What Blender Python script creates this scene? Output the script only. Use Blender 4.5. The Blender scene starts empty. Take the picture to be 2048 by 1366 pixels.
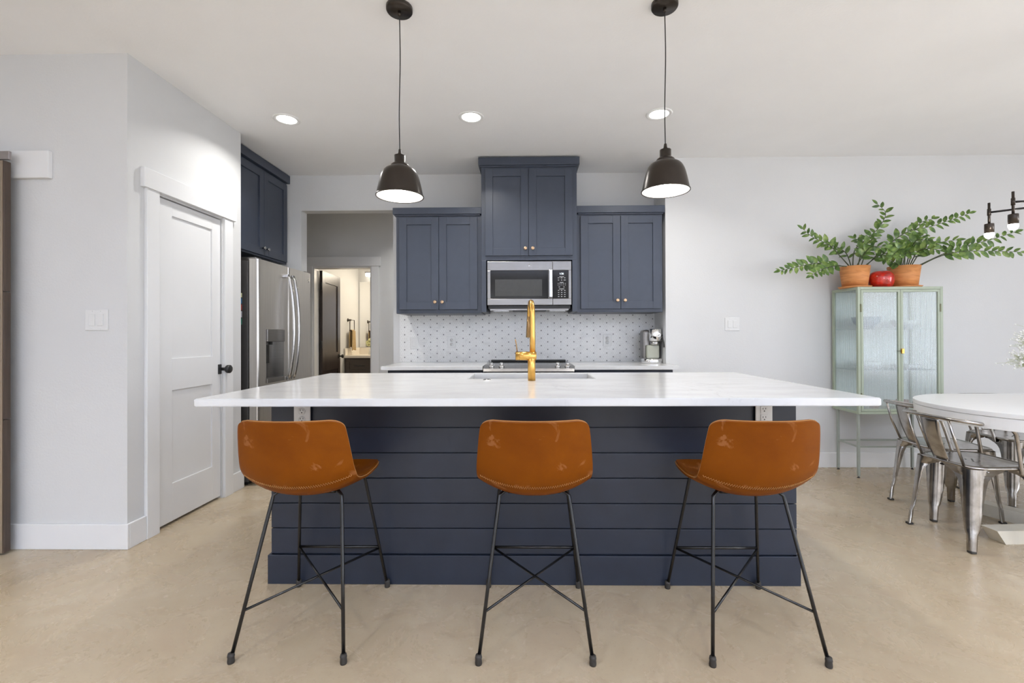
import bpy, bmesh, math, random
from mathutils import Vector, Matrix
random.seed(7)
S = bpy.context.scene
COL = S.collection
PI = math.pi

# ------------------------------------------------------------------ camera
cam_d = bpy.data.cameras.new('camera'); cam = bpy.data.objects.new('camera', cam_d); COL.objects.link(cam)
F_PX, CX, CY, YAW, PITCH, ROLL, CAM_H = 929.64, 1037.98, 667.74, .0150, .0042, .0036, 1.1658
def rows():
    c, s = math.cos(YAW), math.sin(YAW)
    R = Matrix(((c, s, 0), (-s, c, 0), (0, 0, 1)))
    Rp = Matrix(((1, 0, 0), (0, math.cos(PITCH), math.sin(PITCH)), (0, -math.sin(PITCH), math.cos(PITCH))))
    Rr = Matrix(((math.cos(ROLL), 0, -math.sin(ROLL)), (0, 1, 0), (math.sin(ROLL), 0, math.cos(ROLL))))
    return Rr @ Rp @ R
_r = rows()
M = Matrix((_r[0], _r[2], -_r[1])).transposed().to_4x4()
M.translation = (0, 0, CAM_H)
cam.matrix_world = M
cam_d.sensor_width = 36; cam_d.lens = F_PX * 36 / 2048
cam_d.shift_x = (1024 - CX) / 2048; cam_d.shift_y = (CY - 683) / 2048
cam_d.clip_start = .05
S.camera = cam

# ------------------------------------------------------------------ world, exposure, daylight
w = bpy.data.worlds.new('world'); S.world = w; w.use_nodes = True
w.node_tree.nodes['Background'].inputs[0].default_value = (.85, .92, 1, 1)
w.node_tree.nodes['Background'].inputs[1].default_value = .6
S.view_settings.view_transform = 'Standard'; S.view_settings.look = 'None'
S.view_settings.exposure = -0.32; S.view_settings.gamma = 1

def area(name, loc, rot, sx, sy, power, col=(1, 1, 1), shape='RECTANGLE', spread=None):
    d = bpy.data.lights.new(name, 'AREA'); d.shape = shape; d.size = sx; d.size_y = sy
    d.energy = power; d.color = col
    if spread: d.spread = spread
    o = bpy.data.objects.new(name, d); COL.objects.link(o); o.location = loc; o.rotation_euler = rot
    return o
# daylight added at unseen windows behind the camera and on both side walls
DAY = (.92, .99, 1.11)
for wx in (-3.2, -.4, 2.4, 5.0):
    area('window_daylight', (wx, -4.42, 1.35), (PI/2, 0, 0), 1.7, 2.1, 5, DAY)
for wy in (-2.4, .6):
    area('window_daylight', (6.42, wy, 1.4), (0, PI/2, 0), 2.0, 1.7, 62, DAY)
area('window_daylight', (-5.42, -1.6, 1.4), (0, -PI/2, 0), 2.0, 1.8, 4, DAY)
# added uplights, no lamp behind them, bounce off the living-area ceiling
for bx, by, bw in ((-2.2, -1.8, 56), (2.8, -1.4, 110), (.2, -2.4, 110)):
    area('ceiling_bounce', (bx, by, .9), (PI, 0, 0), 1.2, 1.2, bw, (.80, .97, 1.36), spread=math.radians(130))

# ------------------------------------------------------------------ materials
def lin(h):
    h = h.lstrip('#'); v = [int(h[i:i+2], 16) / 255 for i in (0, 2, 4)]
    return tuple((x / 12.92 if x <= .04045 else ((x + .055) / 1.055) ** 2.4) for x in v)
class NT:
    def __init__(s, name):
        s.m = bpy.data.materials.new(name); s.m.use_nodes = True; s.t = s.m.node_tree
        s.b = s.t.nodes['Principled BSDF']; s.out = s.t.nodes['Material Output']; s._co = None
    def n(s, typ, **kw):
        x = s.t.nodes.new(typ)
        for k, v in kw.items(): setattr(x, k, v)
        return x
    def l(s, a, b): s.t.links.new(a, b)
    def co(s):
        if not s._co: s._co = s.n('ShaderNodeTexCoord').outputs['Object']
        return s._co
    def math(s, op, a, b=None, c=None):
        x = s.n('ShaderNodeMath', operation=op)
        for i, v in enumerate((a, b, c)):
            if v is None: continue
            if isinstance(v, (int, float)): x.inputs[i].default_value = v
            else: s.l(v, x.inputs[i])
        return x.outputs[0]
    def noise(s, scale, detail=4, rough=.55, vec=None, dist=0, stretch=None):
        x = s.n('ShaderNodeTexNoise'); x.inputs['Scale'].default_value = scale
        x.inputs['Detail'].default_value = detail; x.inputs['Roughness'].default_value = rough
        x.inputs['Distortion'].default_value = dist
        v = vec or s.co()
        if stretch:
            mp = s.n('ShaderNodeMapping'); mp.inputs['Scale'].default_value = stretch
            s.l(v, mp.inputs['Vector']); v = mp.outputs['Vector']
        s.l(v, x.inputs['Vector']); return x.outputs['Fac']
    def ramp(s, fac, stops):
        r = s.n('ShaderNodeValToRGB'); e = r.color_ramp.elements
        while len(e) < len(stops): e.new(.5)
        for i, (p, c) in enumerate(stops):
            e[i].position = p; e[i].color = (*c, 1) if len(c) == 3 else c
        s.l(fac, r.inputs['Fac']); return r.outputs['Color']
    def mix(s, fac, a, b):
        x = s.n('ShaderNodeMix', data_type='RGBA')
        for v, k in ((fac, 0), (a, 6), (b, 7)):
            if isinstance(v, (int, float)): x.inputs[k].default_value = v
            elif isinstance(v, tuple): x.inputs[k].default_value = (*v, 1)
            else: s.l(v, x.inputs[k])
        return x.outputs[2]
    def bump(s, h, strength=.2, dist=.002):
        x = s.n('ShaderNodeBump'); x.inputs['Strength'].default_value = strength
        x.inputs['Distance'].default_value = dist; s.l(h, x.inputs['Height']); s.l(x.outputs[0], s.b.inputs['Normal'])
    def set(s, **kw):
        for k, v in kw.items():
            i = s.b.inputs[k]
            if isinstance(v, tuple): i.default_value = (*v, 1) if len(v) == 3 else v
            elif isinstance(v, (int, float)): i.default_value = v
            else: s.l(v, i)
        return s
def pm(name, col, rough=.5, metal=0, var=.06, nscale=30, bump=0, bscale=200, spec=.5, coat=0, stretch=None):
    t = NT(name); c = lin(col) if isinstance(col, str) else col
    f = t.noise(nscale, 3, stretch=stretch)
    lo = tuple(max(0, x * (1 - var)) for x in c); hi = tuple(min(1, x * (1 + var)) for x in c)
    t.set(**{'Base Color': t.ramp(f, [(.3, lo), (.7, hi)]), 'Roughness': rough, 'Metallic': metal, 'Specular IOR Level': spec})
    if coat: t.set(**{'Coat Weight': coat, 'Coat Roughness': .08})
    if bump: t.bump(t.noise(bscale, 3, stretch=stretch), bump)
    return t.m
def emis(name, col, st):
    t = NT(name); t.set(**{'Base Color': (1, 1, 1), 'Emission Color': col, 'Emission Strength': st, 'Roughness': .5}); return t.m

m_wall = pm('wall_paint', (.655, .655, .65), .55, var=.012, nscale=3, bump=.35, bscale=90, spec=.3)
m_wallhall = m_wall
m_ceil = pm('ceiling_paint', (.91, .91, .91), .6, var=.012, nscale=3, bump=.35, bscale=80, spec=.25)
m_trim = pm('trim_paint', (.76, .76, .76), .32, var=.01, nscale=4)
m_doorw = pm('door_paint', (.75, .75, .75), .33, var=.01, nscale=4)
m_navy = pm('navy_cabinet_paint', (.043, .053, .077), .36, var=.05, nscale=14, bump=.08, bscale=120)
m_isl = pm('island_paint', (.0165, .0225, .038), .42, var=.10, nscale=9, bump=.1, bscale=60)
m_gap = pm('shadow_gap', (.01, .01, .012), .6)
m_knobb = pm('champagne_brass', (.62, .43, .27), .3, 1)
m_gold = pm('brushed_gold', (.74, .43, .115), .28, 1, var=.08, nscale=120, stretch=(1, 1, .05))
m_dkgold = pm('dark_gold', (.35, .22, .10), .3, 1)
m_steel = pm('stainless_steel', (.25, .24, .232), .30, 1, var=.05, nscale=160, stretch=(.03, .03, 1))
m_fridge = pm('fridge_steel', (.60, .575, .545), .28, 1, var=.06, nscale=160, stretch=(1, 1, .02))
m_steelL = pm('bright_steel', (.52, .51, .50), .22, 1)
m_chrome = pm('chrome', (.8, .8, .8), .08, 1)
m_fside = pm('fridge_side', (.055, .052, .05), .45, .2)
m_blackgl = pm('black_glass', (.018, .017, .016), .08, spec=.2)
m_black = pm('black_plastic', (.015, .015, .015), .4)
m_blackm = pm('black_metal', (.0045, .0045, .005), .22, 0)
m_bronze = pm('dark_bronze', (.042, .033, .026), .28, .6)
m_rubber = pm('black_rubber', (.03, .026, .022), .7)
m_shadein = pm('shade_white_enamel', (.9, .88, .84), .4)
m_sage = pm('sage_metal', (.36, .41, .31), .45, .0, var=.03)
m_sageleg = pm('sage_leg_metal', (.34, .37, .33), .4)
m_white = pm('white_plastic', (.82, .82, .81), .35, var=.01)
m_platew = pm('switch_plate', (.70, .70, .69), .3, var=.01)
m_slot = pm('dark_slot', (.02, .02, .02), .6)
m_tabwhite = pm('white_lacquer', (.80, .80, .79), .28, var=.01)
m_cream = pm('cream_wood_paint', (.68, .63, .52), .5, var=.06, nscale=12, stretch=(1, 1, .2))
m_dkwood = pm('espresso_wood', (.030, .020, .017), .34, var=.25, nscale=18, stretch=(4, 4, .25), bump=.15, bscale=60)
m_vanity = pm('vanity_wood', (.075, .060, .048), .5, var=.2, nscale=20, stretch=(.3, 3, 3))
m_cerw = pm('bath_counter', (.80, .74, .64), .25, var=.02)
m_barn = pm('barn_door_stain', (.075, .052, .038), .38, .1, var=.25, nscale=14, stretch=(4, 4, .15), bump=.1)
m_barnf = pm('barn_door_face', (.30, .23, .165), .4, .15, var=.2, nscale=14, stretch=(4, 4, .15), bump=.1)
m_track = pm('track_steel', (.34, .31, .30), .35, .8)
m_mirror = pm('mirror_glass', (.93, .93, .92), .02, 1, var=0)
m_towel = pm('tan_towel', (.46, .33, .17), .95, var=.2, nscale=150, bump=.6, bscale=400)
m_red = pm('red_glaze', (.50, .020, .010), .09, var=.45, nscale=22, coat=.6)
m_leaf = NT('zz_leaf')
m_leaf.set(**{'Base Color': m_leaf.ramp(m_leaf.noise(22, 2), [(.3, (.036, .085, .014)), (.48, (.085, .165, .028)), (.68, (.24, .34, .085))]), 'Roughness': .3, 'Specular IOR Level': .5}); m_leaf = m_leaf.m
m_stem = pm('zz_stem', (.060, .075, .030), .5, var=.4, nscale=25)
m_soil = pm('potting_soil', (.03, .022, .016), .95, var=.5, nscale=120, bump=1)
m_petal = pm('white_petal', (.83, .83, .80), .7)
m_gstem = pm('pale_green_stem', (.42, .46, .27), .7)
m_yflower = pm('cream_hydrangea', (.80, .80, .45), .8, var=.15, nscale=60)
m_plate = pm('pale_dishes', (.72, .74, .74), .3)
m_blued = pm('blue_grey_dishes', (.22, .29, .36), .35)
m_rust = pm('rust_dishes', (.36, .14, .07), .4)
m_inner = pm('cabinet_interior', (.82, .86, .85), .5)
m_bulb = emis('lit_bulb', (1, .96, .9), 9)
m_led = emis('lit_led_lens', (1, .985, .95), 12)
m_clock = emis('clock_digits', (.75, .9, 1), 1.6)
m_vlight = emis('lit_vanity_bar', (1, .9, .74), 9)
m_legend = pm('pale_legend', (.55, .55, .55), .5)

t = NT('terracotta')
f = t.noise(6, 4, dist=1.2, stretch=(1, 1, 5))
t.set(**{'Base Color': t.ramp(f, [(.25, (.46, .165, .045)), (.5, (.66, .27, .085)), (.8, (.72, .34, .13))]), 'Roughness': .6})
t.bump(t.noise(60, 3, stretch=(1, 1, 4)), .15); m_terra = t.m

t = NT('quartz')
n1 = t.noise(2.2, 7, .6, dist=1.8)
v = t.math('ABSOLUTE', t.math('SUBTRACT', n1, .5))
vein = t.ramp(v, [(0, (1, 1, 1)), (.018, (0, 0, 0))])
mask = t.ramp(t.noise(1.7, 3), [(.5, (0, 0, 0)), (.68, (.32, .32, .32))])
vm = t.math('MULTIPLY', vein, mask)
base = t.ramp(t.noise(3.5, 6, .6, stretch=(1, 2.5, 1)), [(.3, (.64, .637, .627)), (.65, (.72, .717, .71))])
t.set(**{'Base Color': t.mix(vm, base, (.42, .41, .395)), 'Roughness': .15, 'Specular IOR Level': .5}); m_quartz = t.m

t = NT('polished_concrete')
a = t.noise(.9, 6, .62, dist=.6); b = t.noise(4.5, 8, .7, dist=.8); c = t.noise(160, 3, .7); sp = t.noise(55, 2, .6)
col = t.ramp(a, [(.28, (.37, .288, .186)), (.5, (.45, .365, .250)), (.72, (.54, .455, .335))])
col = t.mix(t.ramp(b, [(.42, (.0, .0, .0)), (.72, (.55, .55, .55))]), col, (.40, .30, .205))
col = t.mix(t.ramp(sp, [(.60, (0, 0, 0)), (.72, (.30, .30, .30))]), col, (.33, .25, .18))
col = t.mix(t.ramp(c, [(.64, (0, 0, 0)), (.72, (.55, .55, .55))]), col, (.20, .15, .11))
t.set(**{'Base Color': col, 'Roughness': t.math('ADD', t.math('MULTIPLY', b, .30), .12), 'Specular IOR Level': .5})
t.bump(t.noise(45, 4), .04); m_floor = t.m

# star mosaic: triangular lattice of marble petals with small dark dots
t = NT('star_mosaic_tile')
sx = t.n('ShaderNodeSeparateXYZ'); t.l(t.co(), sx.inputs[0]); X, Z = sx.outputs[0], sx.outputs[2]
X = t.math('ADD', X, 1.052); Z = t.math('SUBTRACT', Z, 1.325)
s_ = .0729; h_ = s_ * .8660254
def fam(ang, per):
    d = t.math('ADD', t.math('MULTIPLY', X, math.cos(ang)), t.math('MULTIPLY', Z, math.sin(ang)))
    d = t.math('DIVIDE', d, per)
    return t.math('MULTIPLY', t.math('ABSOLUTE', t.math('SUBTRACT', d, t.math('ROUND', d))), per)
E_ = [fam(k * PI / 3, h_) for k in range(3)]            # distance to lattice edges
D_ = [fam(k * PI / 3 + PI / 6, s_ / 2) for k in range(3)]  # distance to the medians
emin = t.math('MINIMUM', t.math('MINIMUM', E_[0], E_[1]), E_[2])
dmin = t.math('MINIMUM', t.math('MINIMUM', D_[0], D_[1]), D_[2])
emax = t.math('MAXIMUM', t.math('MAXIMUM', E_[0], E_[1]), E_[2])
K = lambda v: t.math('MULTIPLY', v, 100)   # colour ramps are too coarse for millimetres
l1 = t.ramp(K(emin), [(.07, (1, 1, 1)), (.15, (0, 0, 0))])
l2 = t.ramp(K(dmin), [(.05, (.7, .7, .7)), (.13, (0, 0, 0))])
petal = t.math('ABSOLUTE', t.math('SUBTRACT', emin, .0085))
l3 = t.ramp(K(petal), [(.05, (.7, .7, .7)), (.13, (0, 0, 0))])
lines = t.math('MAXIMUM', t.math('MAXIMUM', l1, l2), l3)
marble = t.ramp(t.noise(7, 6, .6, dist=1.5), [(.3, (.72, .72, .715)), (.5, (.83, .83, .82)), (.8, (.87, .87, .86))])
colr = t.mix(t.math('MULTIPLY', lines, .75), marble, (.40, .395, .385))
dot = t.ramp(K(emax), [(.40, (1, 1, 1)), (.48, (0, 0, 0))])
colr = t.mix(dot, colr, (.04, .04, .045))
t.set(**{'Base Color': colr, 'Roughness': .3}); m_tile = t.m

t = NT('tan_leather')
f = t.noise(3.2, 5, .6, dist=.5)
base = t.ramp(f, [(.3, (.145, .034, .0005)), (.6, (.195, .052, .001)), (.8, (.23, .067, .004))])
wn = t.noise(9, 5, .55, dist=.8)
wear = t.ramp(wn, [(.585, (0, 0, 0)), (.63, (.34, .34, .34))])
t.set(**{'Base Color': t.mix(wear, base, (.42, .19, .075)), 'Roughness': t.math('ADD', t.math('MULTIPLY', f, .2), .34), 'Specular IOR Level': .12})
t.bump(t.noise(350, 3), .12); m_leather = t.m
m_stitch = pm('tan_thread', (.40, .19, .055), .8)

t = NT('brushed_gunmetal')
f = t.noise(10, 5, .65, dist=.7)
t.set(**{'Base Color': t.ramp(f, [(.3, (.30, .28, .26)), (.55, (.46, .44, .42)), (.8, (.60, .58, .56))]), 'Metallic': 1, 'Roughness': t.math('ADD', t.math('MULTIPLY', f, .16), .16)}); m_gun = t.m

def reed(name, axis):
    """pressed glass: every rib scatters more along its crown than in the groove"""
    t = NT(name); sx = t.n('ShaderNodeSeparateXYZ'); t.l(t.co(), sx.inputs[0])
    rib = t.math('MULTIPLY_ADD', t.math('SINE', t.math('MULTIPLY', sx.outputs[axis], 2 * PI / .0098)), .5, .5)
    tr = t.n('ShaderNodeBsdfTransparent'); tr.inputs[0].default_value = (.84, .91, .90, 1)
    df = t.n('ShaderNodeBsdfTranslucent'); df.inputs[0].default_value = (.86, .92, .93, 1)
    dd = t.n('ShaderNodeBsdfDiffuse'); dd.inputs[0].default_value = (.90, .93, .94, 1)
    gl = t.n('ShaderNodeBsdfGlossy'); gl.inputs['Roughness'].default_value = .15
    m1 = t.n('ShaderNodeMixShader'); m1.inputs[0].default_value = .6; t.l(df.outputs[0], m1.inputs[1]); t.l(dd.outputs[0], m1.inputs[2])
    m2 = t.n('ShaderNodeMixShader'); t.l(t.math('MULTIPLY_ADD', rib, .46, .12), m2.inputs[0]); t.l(tr.outputs[0], m2.inputs[1]); t.l(m1.outputs[0], m2.inputs[2])
    m3 = t.n('ShaderNodeMixShader'); m3.inputs[0].default_value = .09; t.l(m2.outputs[0], m3.inputs[1]); t.l(gl.outputs[0], m3.inputs[2])
    t.l(m3.outputs[0], t.out.inputs[0]); return t.m
m_reed = reed('reeded_glass', 0); m_reed_side = reed('reeded_side_glass', 1)
t = NT('clear_tank'); t.set(**{'Base Color': (.45, .46, .38), 'Roughness': .15, 'Alpha': .8}); m_tank = t.m
t = NT('vase_glass'); t.set(**{'Base Color': (.95, .97, .97), 'Roughness': .05, 'Alpha': .35}); m_vase = t.m

# ------------------------------------------------------------------ mesh helpers
class MB:
    """collects shapes in one mesh; o = origin of the thing the mesh belongs to"""
    def __init__(s, o=(0, 0, 0)):
        s.bm = bmesh.new(); s.o = Vector(o)
    def _add(s, tmp, smooth=False):
        for f in tmp.faces: f.smooth = smooth
        me = bpy.data.meshes.new('tmp'); tmp.to_mesh(me); tmp.free(); s.bm.from_mesh(me); bpy.data.meshes.remove(me)
    def box(s, a, b, bev=0, mat=None):
        t = bmesh.new(); bmesh.ops.create_cube(t, size=1)
        a, b = Vector(a), Vector(b); c = (a + b) / 2; d = b - a
        for v in t.verts: v.co = Vector((v.co.x * d.x, v.co.y * d.y, v.co.z * d.z))
        if bev: bmesh.ops.bevel(t, geom=t.edges[:], offset=min(bev, min(abs(x) for x in d) * .45), segments=2, affect='EDGES', profile=.5)
        for v in t.verts: v.co = (mat @ v.co if mat else v.co) + c - s.o
        s._add(t); return s
    def quad(s, pts):
        vs = [s.bm.verts.new(Vector(p) - s.o) for p in pts]; s.bm.faces.new(vs); return s
    def tube(s, pts, r, seg=10, closed=False, cap=True, smooth_path=0):
        pts = [Vector(p) for p in pts]
        if smooth_path: pts = catmull(pts, smooth_path, closed)
        t = bmesh.new(); n = len(pts); rings = []
        rr = r if isinstance(r, (list, tuple)) else None
        up = None
        for i, p in enumerate(pts):
            if closed: d = pts[(i + 1) % n] - pts[i - 1]
            else: d = pts[min(i + 1, n - 1)] - pts[max(i - 1, 0)]
            d.normalize()
            if up is None:
                up = Vector((0, 0, 1)) if abs(d.z) < .9 else Vector((1, 0, 0))
            x = d.cross(up); x.normalize(); y = x.cross(d); y.normalize(); up = y
            k = (rr[min(int(i * len(rr) / n), len(rr) - 1)] if rr and len(rr) != n else rr[i]) if rr else r
            rings.append([t.verts.new(p + (x * math.cos(a) + y * math.sin(a)) * k - s.o) for a in [2 * PI * j / seg for j in range(seg)]])
        for i in range(n if closed else n - 1):
            A, B = rings[i], rings[(i + 1) % n]
            for j in range(seg): t.faces.new((A[j], A[(j + 1) % seg], B[(j + 1) % seg], B[j]))
        if cap and not closed: t.faces.new(rings[0][::-1]); t.faces.new(rings[-1])
        bmesh.ops.recalc_face_normals(t, faces=t.faces[:])
        for f in t.faces: f.smooth = len(f.verts) == 4
        me = bpy.data.meshes.new('tmp'); t.to_mesh(me); t.free(); s.bm.from_mesh(me); bpy.data.meshes.remove(me); return s
    def cyl(s, a, b, r, seg=24, r2=None):
        return s.tube([a, b], [r, r2 if r2 is not None else r], seg)
    def lathe(s, prof, c=(0, 0, 0), seg=40, axis='z', capped=True):
        t = bmesh.new(); rings = []; c = Vector(c)
        for r, z in prof:
            ring = []
            for j in range(seg):
                a = 2 * PI * j / seg; x, y = r * math.cos(a), r * math.sin(a)
                p = {'z': (x, y, z), 'y': (x, z, y), 'x': (z, x, y)}[axis]
                ring.append(t.verts.new(c + Vector(p) - s.o))
            rings.append(ring)
        for A, B in zip(rings, rings[1:]):
            for j in range(seg): t.faces.new((A[j], A[(j + 1) % seg], B[(j + 1) % seg], B[j]))
        if capped: t.faces.new(rings[0][::-1]); t.faces.new(rings[-1])
        bmesh.ops.remove_doubles(t, verts=t.verts[:], dist=1e-5)
        bmesh.ops.recalc_face_normals(t, faces=t.faces[:])
        for f in t.faces: f.smooth = len(f.verts) <= 4
        me = bpy.data.meshes.new('tmp'); t.to_mesh(me); t.free(); s.bm.from_mesh(me); bpy.data.meshes.remove(me); return s
    def grid(s, rows, smooth=True, wrap=False):
        t = bmesh.new(); V = [[t.verts.new(Vector(p) - s.o) for p in r] for r in rows]
        for A, B in zip(V, V[1:]):
            n = len(A)
            for j in range(n if wrap else n - 1): t.faces.new((A[j], A[(j + 1) % n], B[(j + 1) % n], B[j]))
        for f in t.faces: f.smooth = smooth
        me = bpy.data.meshes.new('tmp'); t.to_mesh(me); t.free(); s.bm.from_mesh(me); bpy.data.meshes.remove(me); return s
    def prism(s, outline, z0, z1, bev=0):
        t = bmesh.new(); n = len(outline)
        A = [t.verts.new(Vector((x, y, z0)) - s.o) for x, y in outline]; B = [t.verts.new(Vector((x, y, z1)) - s.o) for x, y in outline]
        t.faces.new(A[::-1]); t.faces.new(B)
        for i in range(n): t.faces.new((A[i], A[(i + 1) % n], B[(i + 1) % n], B[i]))
        bmesh.ops.recalc_face_normals(t, faces=t.faces[:])
        if bev:
            e = [e for e in t.edges if all(abs(v.co.z - e.verts[0].co.z) < 1e-6 for v in e.verts)]
            bmesh.ops.bevel(t, geom=e, offset=bev, segments=2, affect='EDGES')
        s._add(t); return s
    def blob(s, c, r, seg=10, sc=(1, 1, 1)):
        t = bmesh.new(); bmesh.ops.create_icosphere(t, subdivisions=1 if seg < 8 else 2, radius=r)
        for v in t.verts: v.co = Vector((v.co.x * sc[0], v.co.y * sc[1], v.co.z * sc[2])) + Vector(c) - s.o
        s._add(t, True); return s
def catmull(P, k, closed=False):
    out = []; n = len(P)
    for i in range(n if closed else n - 1):
        if closed: p0, p1, p2, p3 = P[i - 1], P[i], P[(i + 1) % n], P[(i + 2) % n]
        else: p0, p1, p2, p3 = P[max(i - 1, 0)], P[i], P[i + 1], P[min(i + 2, n - 1)]
        for j in range(k):
            u = j / k
            out.append(.5 * ((2 * p1) + (-p0 + p2) * u + (2 * p0 - 5 * p1 + 4 * p2 - p3) * u * u + (-p0 + 3 * p1 - 3 * p2 + p3) * u ** 3))
    if not closed: out.append(P[-1])
    return out
def link(name, mb, mat, parent=None):
    me = bpy.data.meshes.new(name); mb.bm.normal_update(); mb.bm.to_mesh(me); mb.bm.free()
    me.materials.append(mat); o = bpy.data.objects.new(name, me); COL.objects.link(o)
    if parent: o.parent = parent
    return o
def thing(name, label, cat, loc=(0, 0, 0), rz=0, group=None):
    o = bpy.data.objects.new(name, None); COL.objects.link(o); o.empty_display_size = .1
    o.location = loc; o.rotation_euler = (0, 0, rz); o['label'] = label; o['category'] = cat
    if group: o['group'] = group
    return o
def tag(o, label, cat, group=None):
    o['label'] = label; o['category'] = cat
    if group: o['group'] = group
    return o
def struct(name, mb, mat, parent=None):
    o = link(name, mb, mat, parent)
    if not parent: o['kind'] = 'structure'
    return o
def copy_tree(o, parent=None):
    c = o.copy(); COL.objects.link(c)
    if parent: c.parent = parent
    for ch in list(o.children): copy_tree(ch, c)
    return c
def text(name, body, size, loc, mat, parent, origin, rot=(PI / 2, 0, 0), ext=.0006, align='CENTER'):
    cu = bpy.data.curves.new(name, 'FONT'); cu.body = body; cu.size = size; cu.extrude = ext; cu.align_x = align; cu.align_y = 'CENTER'
    tmp = bpy.data.objects.new('tmp', cu); COL.objects.link(tmp)
    dg = bpy.context.evaluated_depsgraph_get(); me = bpy.data.meshes.new_from_object(tmp.evaluated_get(dg))
    bpy.data.objects.remove(tmp); me.name = name
    from mathutils import Euler
    mt = Matrix.Translation(Vector(loc) - Vector(origin)) @ Euler(rot).to_matrix().to_4x4()
    me.transform(mt); me.materials.clear(); me.materials.append(mat)
    o = bpy.data.objects.new(name, me); COL.objects.link(o); o.parent = parent; return o

# ================================================================== THE SETTING
H = 2.74
struct('floor', MB().box((-5.6, -4.7, -.1), (6.7, 7.8, 0)), m_floor)
struct('ceiling', MB().box((-5.6, -4.7, H), (6.7, 7.8, H + .1)), m_ceil)
struct('wall_left', MB().box((-5.5, 2.536, 0), (-2.203, 2.65, H)), m_wall)
struct('wall_pantry', MB().box((-2.32, 2.65, 0), (-2.203, 2.742, H)).box((-2.32, 3.337, 0), (-2.203, 3.56, H)).box((-2.32, 2.742, 2.018), (-2.203, 3.337, H)), m_wall)
struct('wall_pantry_end', MB().box((-3.1, 3.45, 0), (-2.32, 3.56, H)), m_wall)
struct('wall_fridge_side', MB().box((-3.1, 3.56, 0), (-3.0, 4.507, H)), m_wall)
struct('wall_kitchen_back', MB().box((-3.1, 4.507, 0), (-2.19, 4.617, H)).box((-2.19, 4.507, 2.395), (-1.29, 4.617, H)).box((-1.29, 4.507, 0), (1.24, 4.617, H)), m_wall)
struct('wall_dining_back', MB().box((1.24, 4.14, 0), (6.6, 4.25, H)).box((1.24, 4.25, 0), (1.36, 4.617, H)), m_wall)
struct('wall_right', MB().box((6.5, -4.5, 0), (6.6, 4.14, H)), m_wall)
struct('wall_behind', MB().box((-5.5, -4.6, 0), (6.6, -4.5, H)), m_wall)
struct('wall_living_left', MB().box((-5.6, -4.6, 0), (-5.5, 2.65, H)), m_wall)
struct('wall_hall', MB().box((-4.2, 5.7, 0), (-2.63, 5.82, H)).box((-2.63, 5.7, 2.03), (-1.90, 5.82, H)).box((-1.90, 5.7, 0), (.2, 5.82, H)), m_wall)
struct('wall_hall_left', MB().box((-4.3, 4.617, 0), (-4.2, 5.82, H)).box((-4.2, 4.55, 0), (-3.1, 4.617, H)), m_wall)
struct('wall_hall_right', MB().box((.2, 4.617, 0), (.3, 5.82, H)), m_wall)
struct('wall_bath_left', MB().box((-2.88, 5.82, 0), (-2.76, 7.62, H)), m_wall)
struct('wall_bath_back', MB().box((-2.88, 7.62, 0), (-.8, 7.72, H)), m_wall)
struct('wall_bath_right', MB().box((-.9, 5.82, 0), (-.8, 7.62, H)), m_wall)
BH = .138
struct('baseboard_left', MB().box((-5.5, 2.520, 0), (-2.187, 2.536, BH), .003).box((-2.203, 2.536, 0), (-2.187, 2.648, BH), .003), m_trim)
struct('baseboard_pantry', MB().box((-2.203, 3.435, 0), (-2.187, 3.576, BH), .003).box((-2.32, 3.56, 0), (-2.203, 3.576, BH), .003), m_trim)
struct('baseboard_dining', MB().box((1.36, 4.124, 0), (6.5, 4.14, BH - .008), .003), m_trim)
# unseen windows added behind the camera and at the sides as daylight sources
m_pane = emis('daylight_pane', (.92, .96, 1), 1.3)  # added panes glow as daylight; the walls have no openings
wi = 0
def window(a, b, axis):
    global wi; wi += 1
    a, b = Vector(a), Vector(b); fr = MB()
    lo = {0: 1, 1: 0}[axis]
    def bar(u0, u1, z0, z1):
        p, q = a.copy(), b.copy(); p[lo], q[lo] = u0, u1; p.z, q.z = z0, z1; fr.box(p, q, .004)
    u0, u1, z0, z1 = a[lo], b[lo], a.z, b.z; k = .07
    bar(u0, u1, z0, z0 + k); bar(u0, u1, z1 - k, z1); bar(u0, u0 + k, z0 + k, z1 - k); bar(u1 - k, u1, z0 + k, z1 - k); bar((u0 + u1) / 2 - .02, (u0 + u1) / 2 + .02, z0 + k, z1 - k)
    o = struct('window_%d' % wi, fr, m_trim)
    c = (a + b) / 2; p = MB(); e = Vector((0, 0, 0)); e[axis] = .004
    aa, bb = a.copy(), b.copy(); aa[axis] = c[axis] - .004; bb[axis] = c[axis] + .004; aa[lo] += k; bb[lo] -= k; aa.z += k; bb.z -= k
    struct('pane', p.box(aa, bb), m_pane, o)
for wx in (-3.2, -.4, 2.4, 5.0): window((wx - .9, -4.5, .25), (wx + .9, -4.45, 2.45), 1)
for wy in (-2.4, .6): window((6.45, wy - .9, .4), (6.5, wy + .9, 2.4), 0)
window((-5.5, -2.5, .4), (-5.45, -.7, 2.4), 0)

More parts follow.
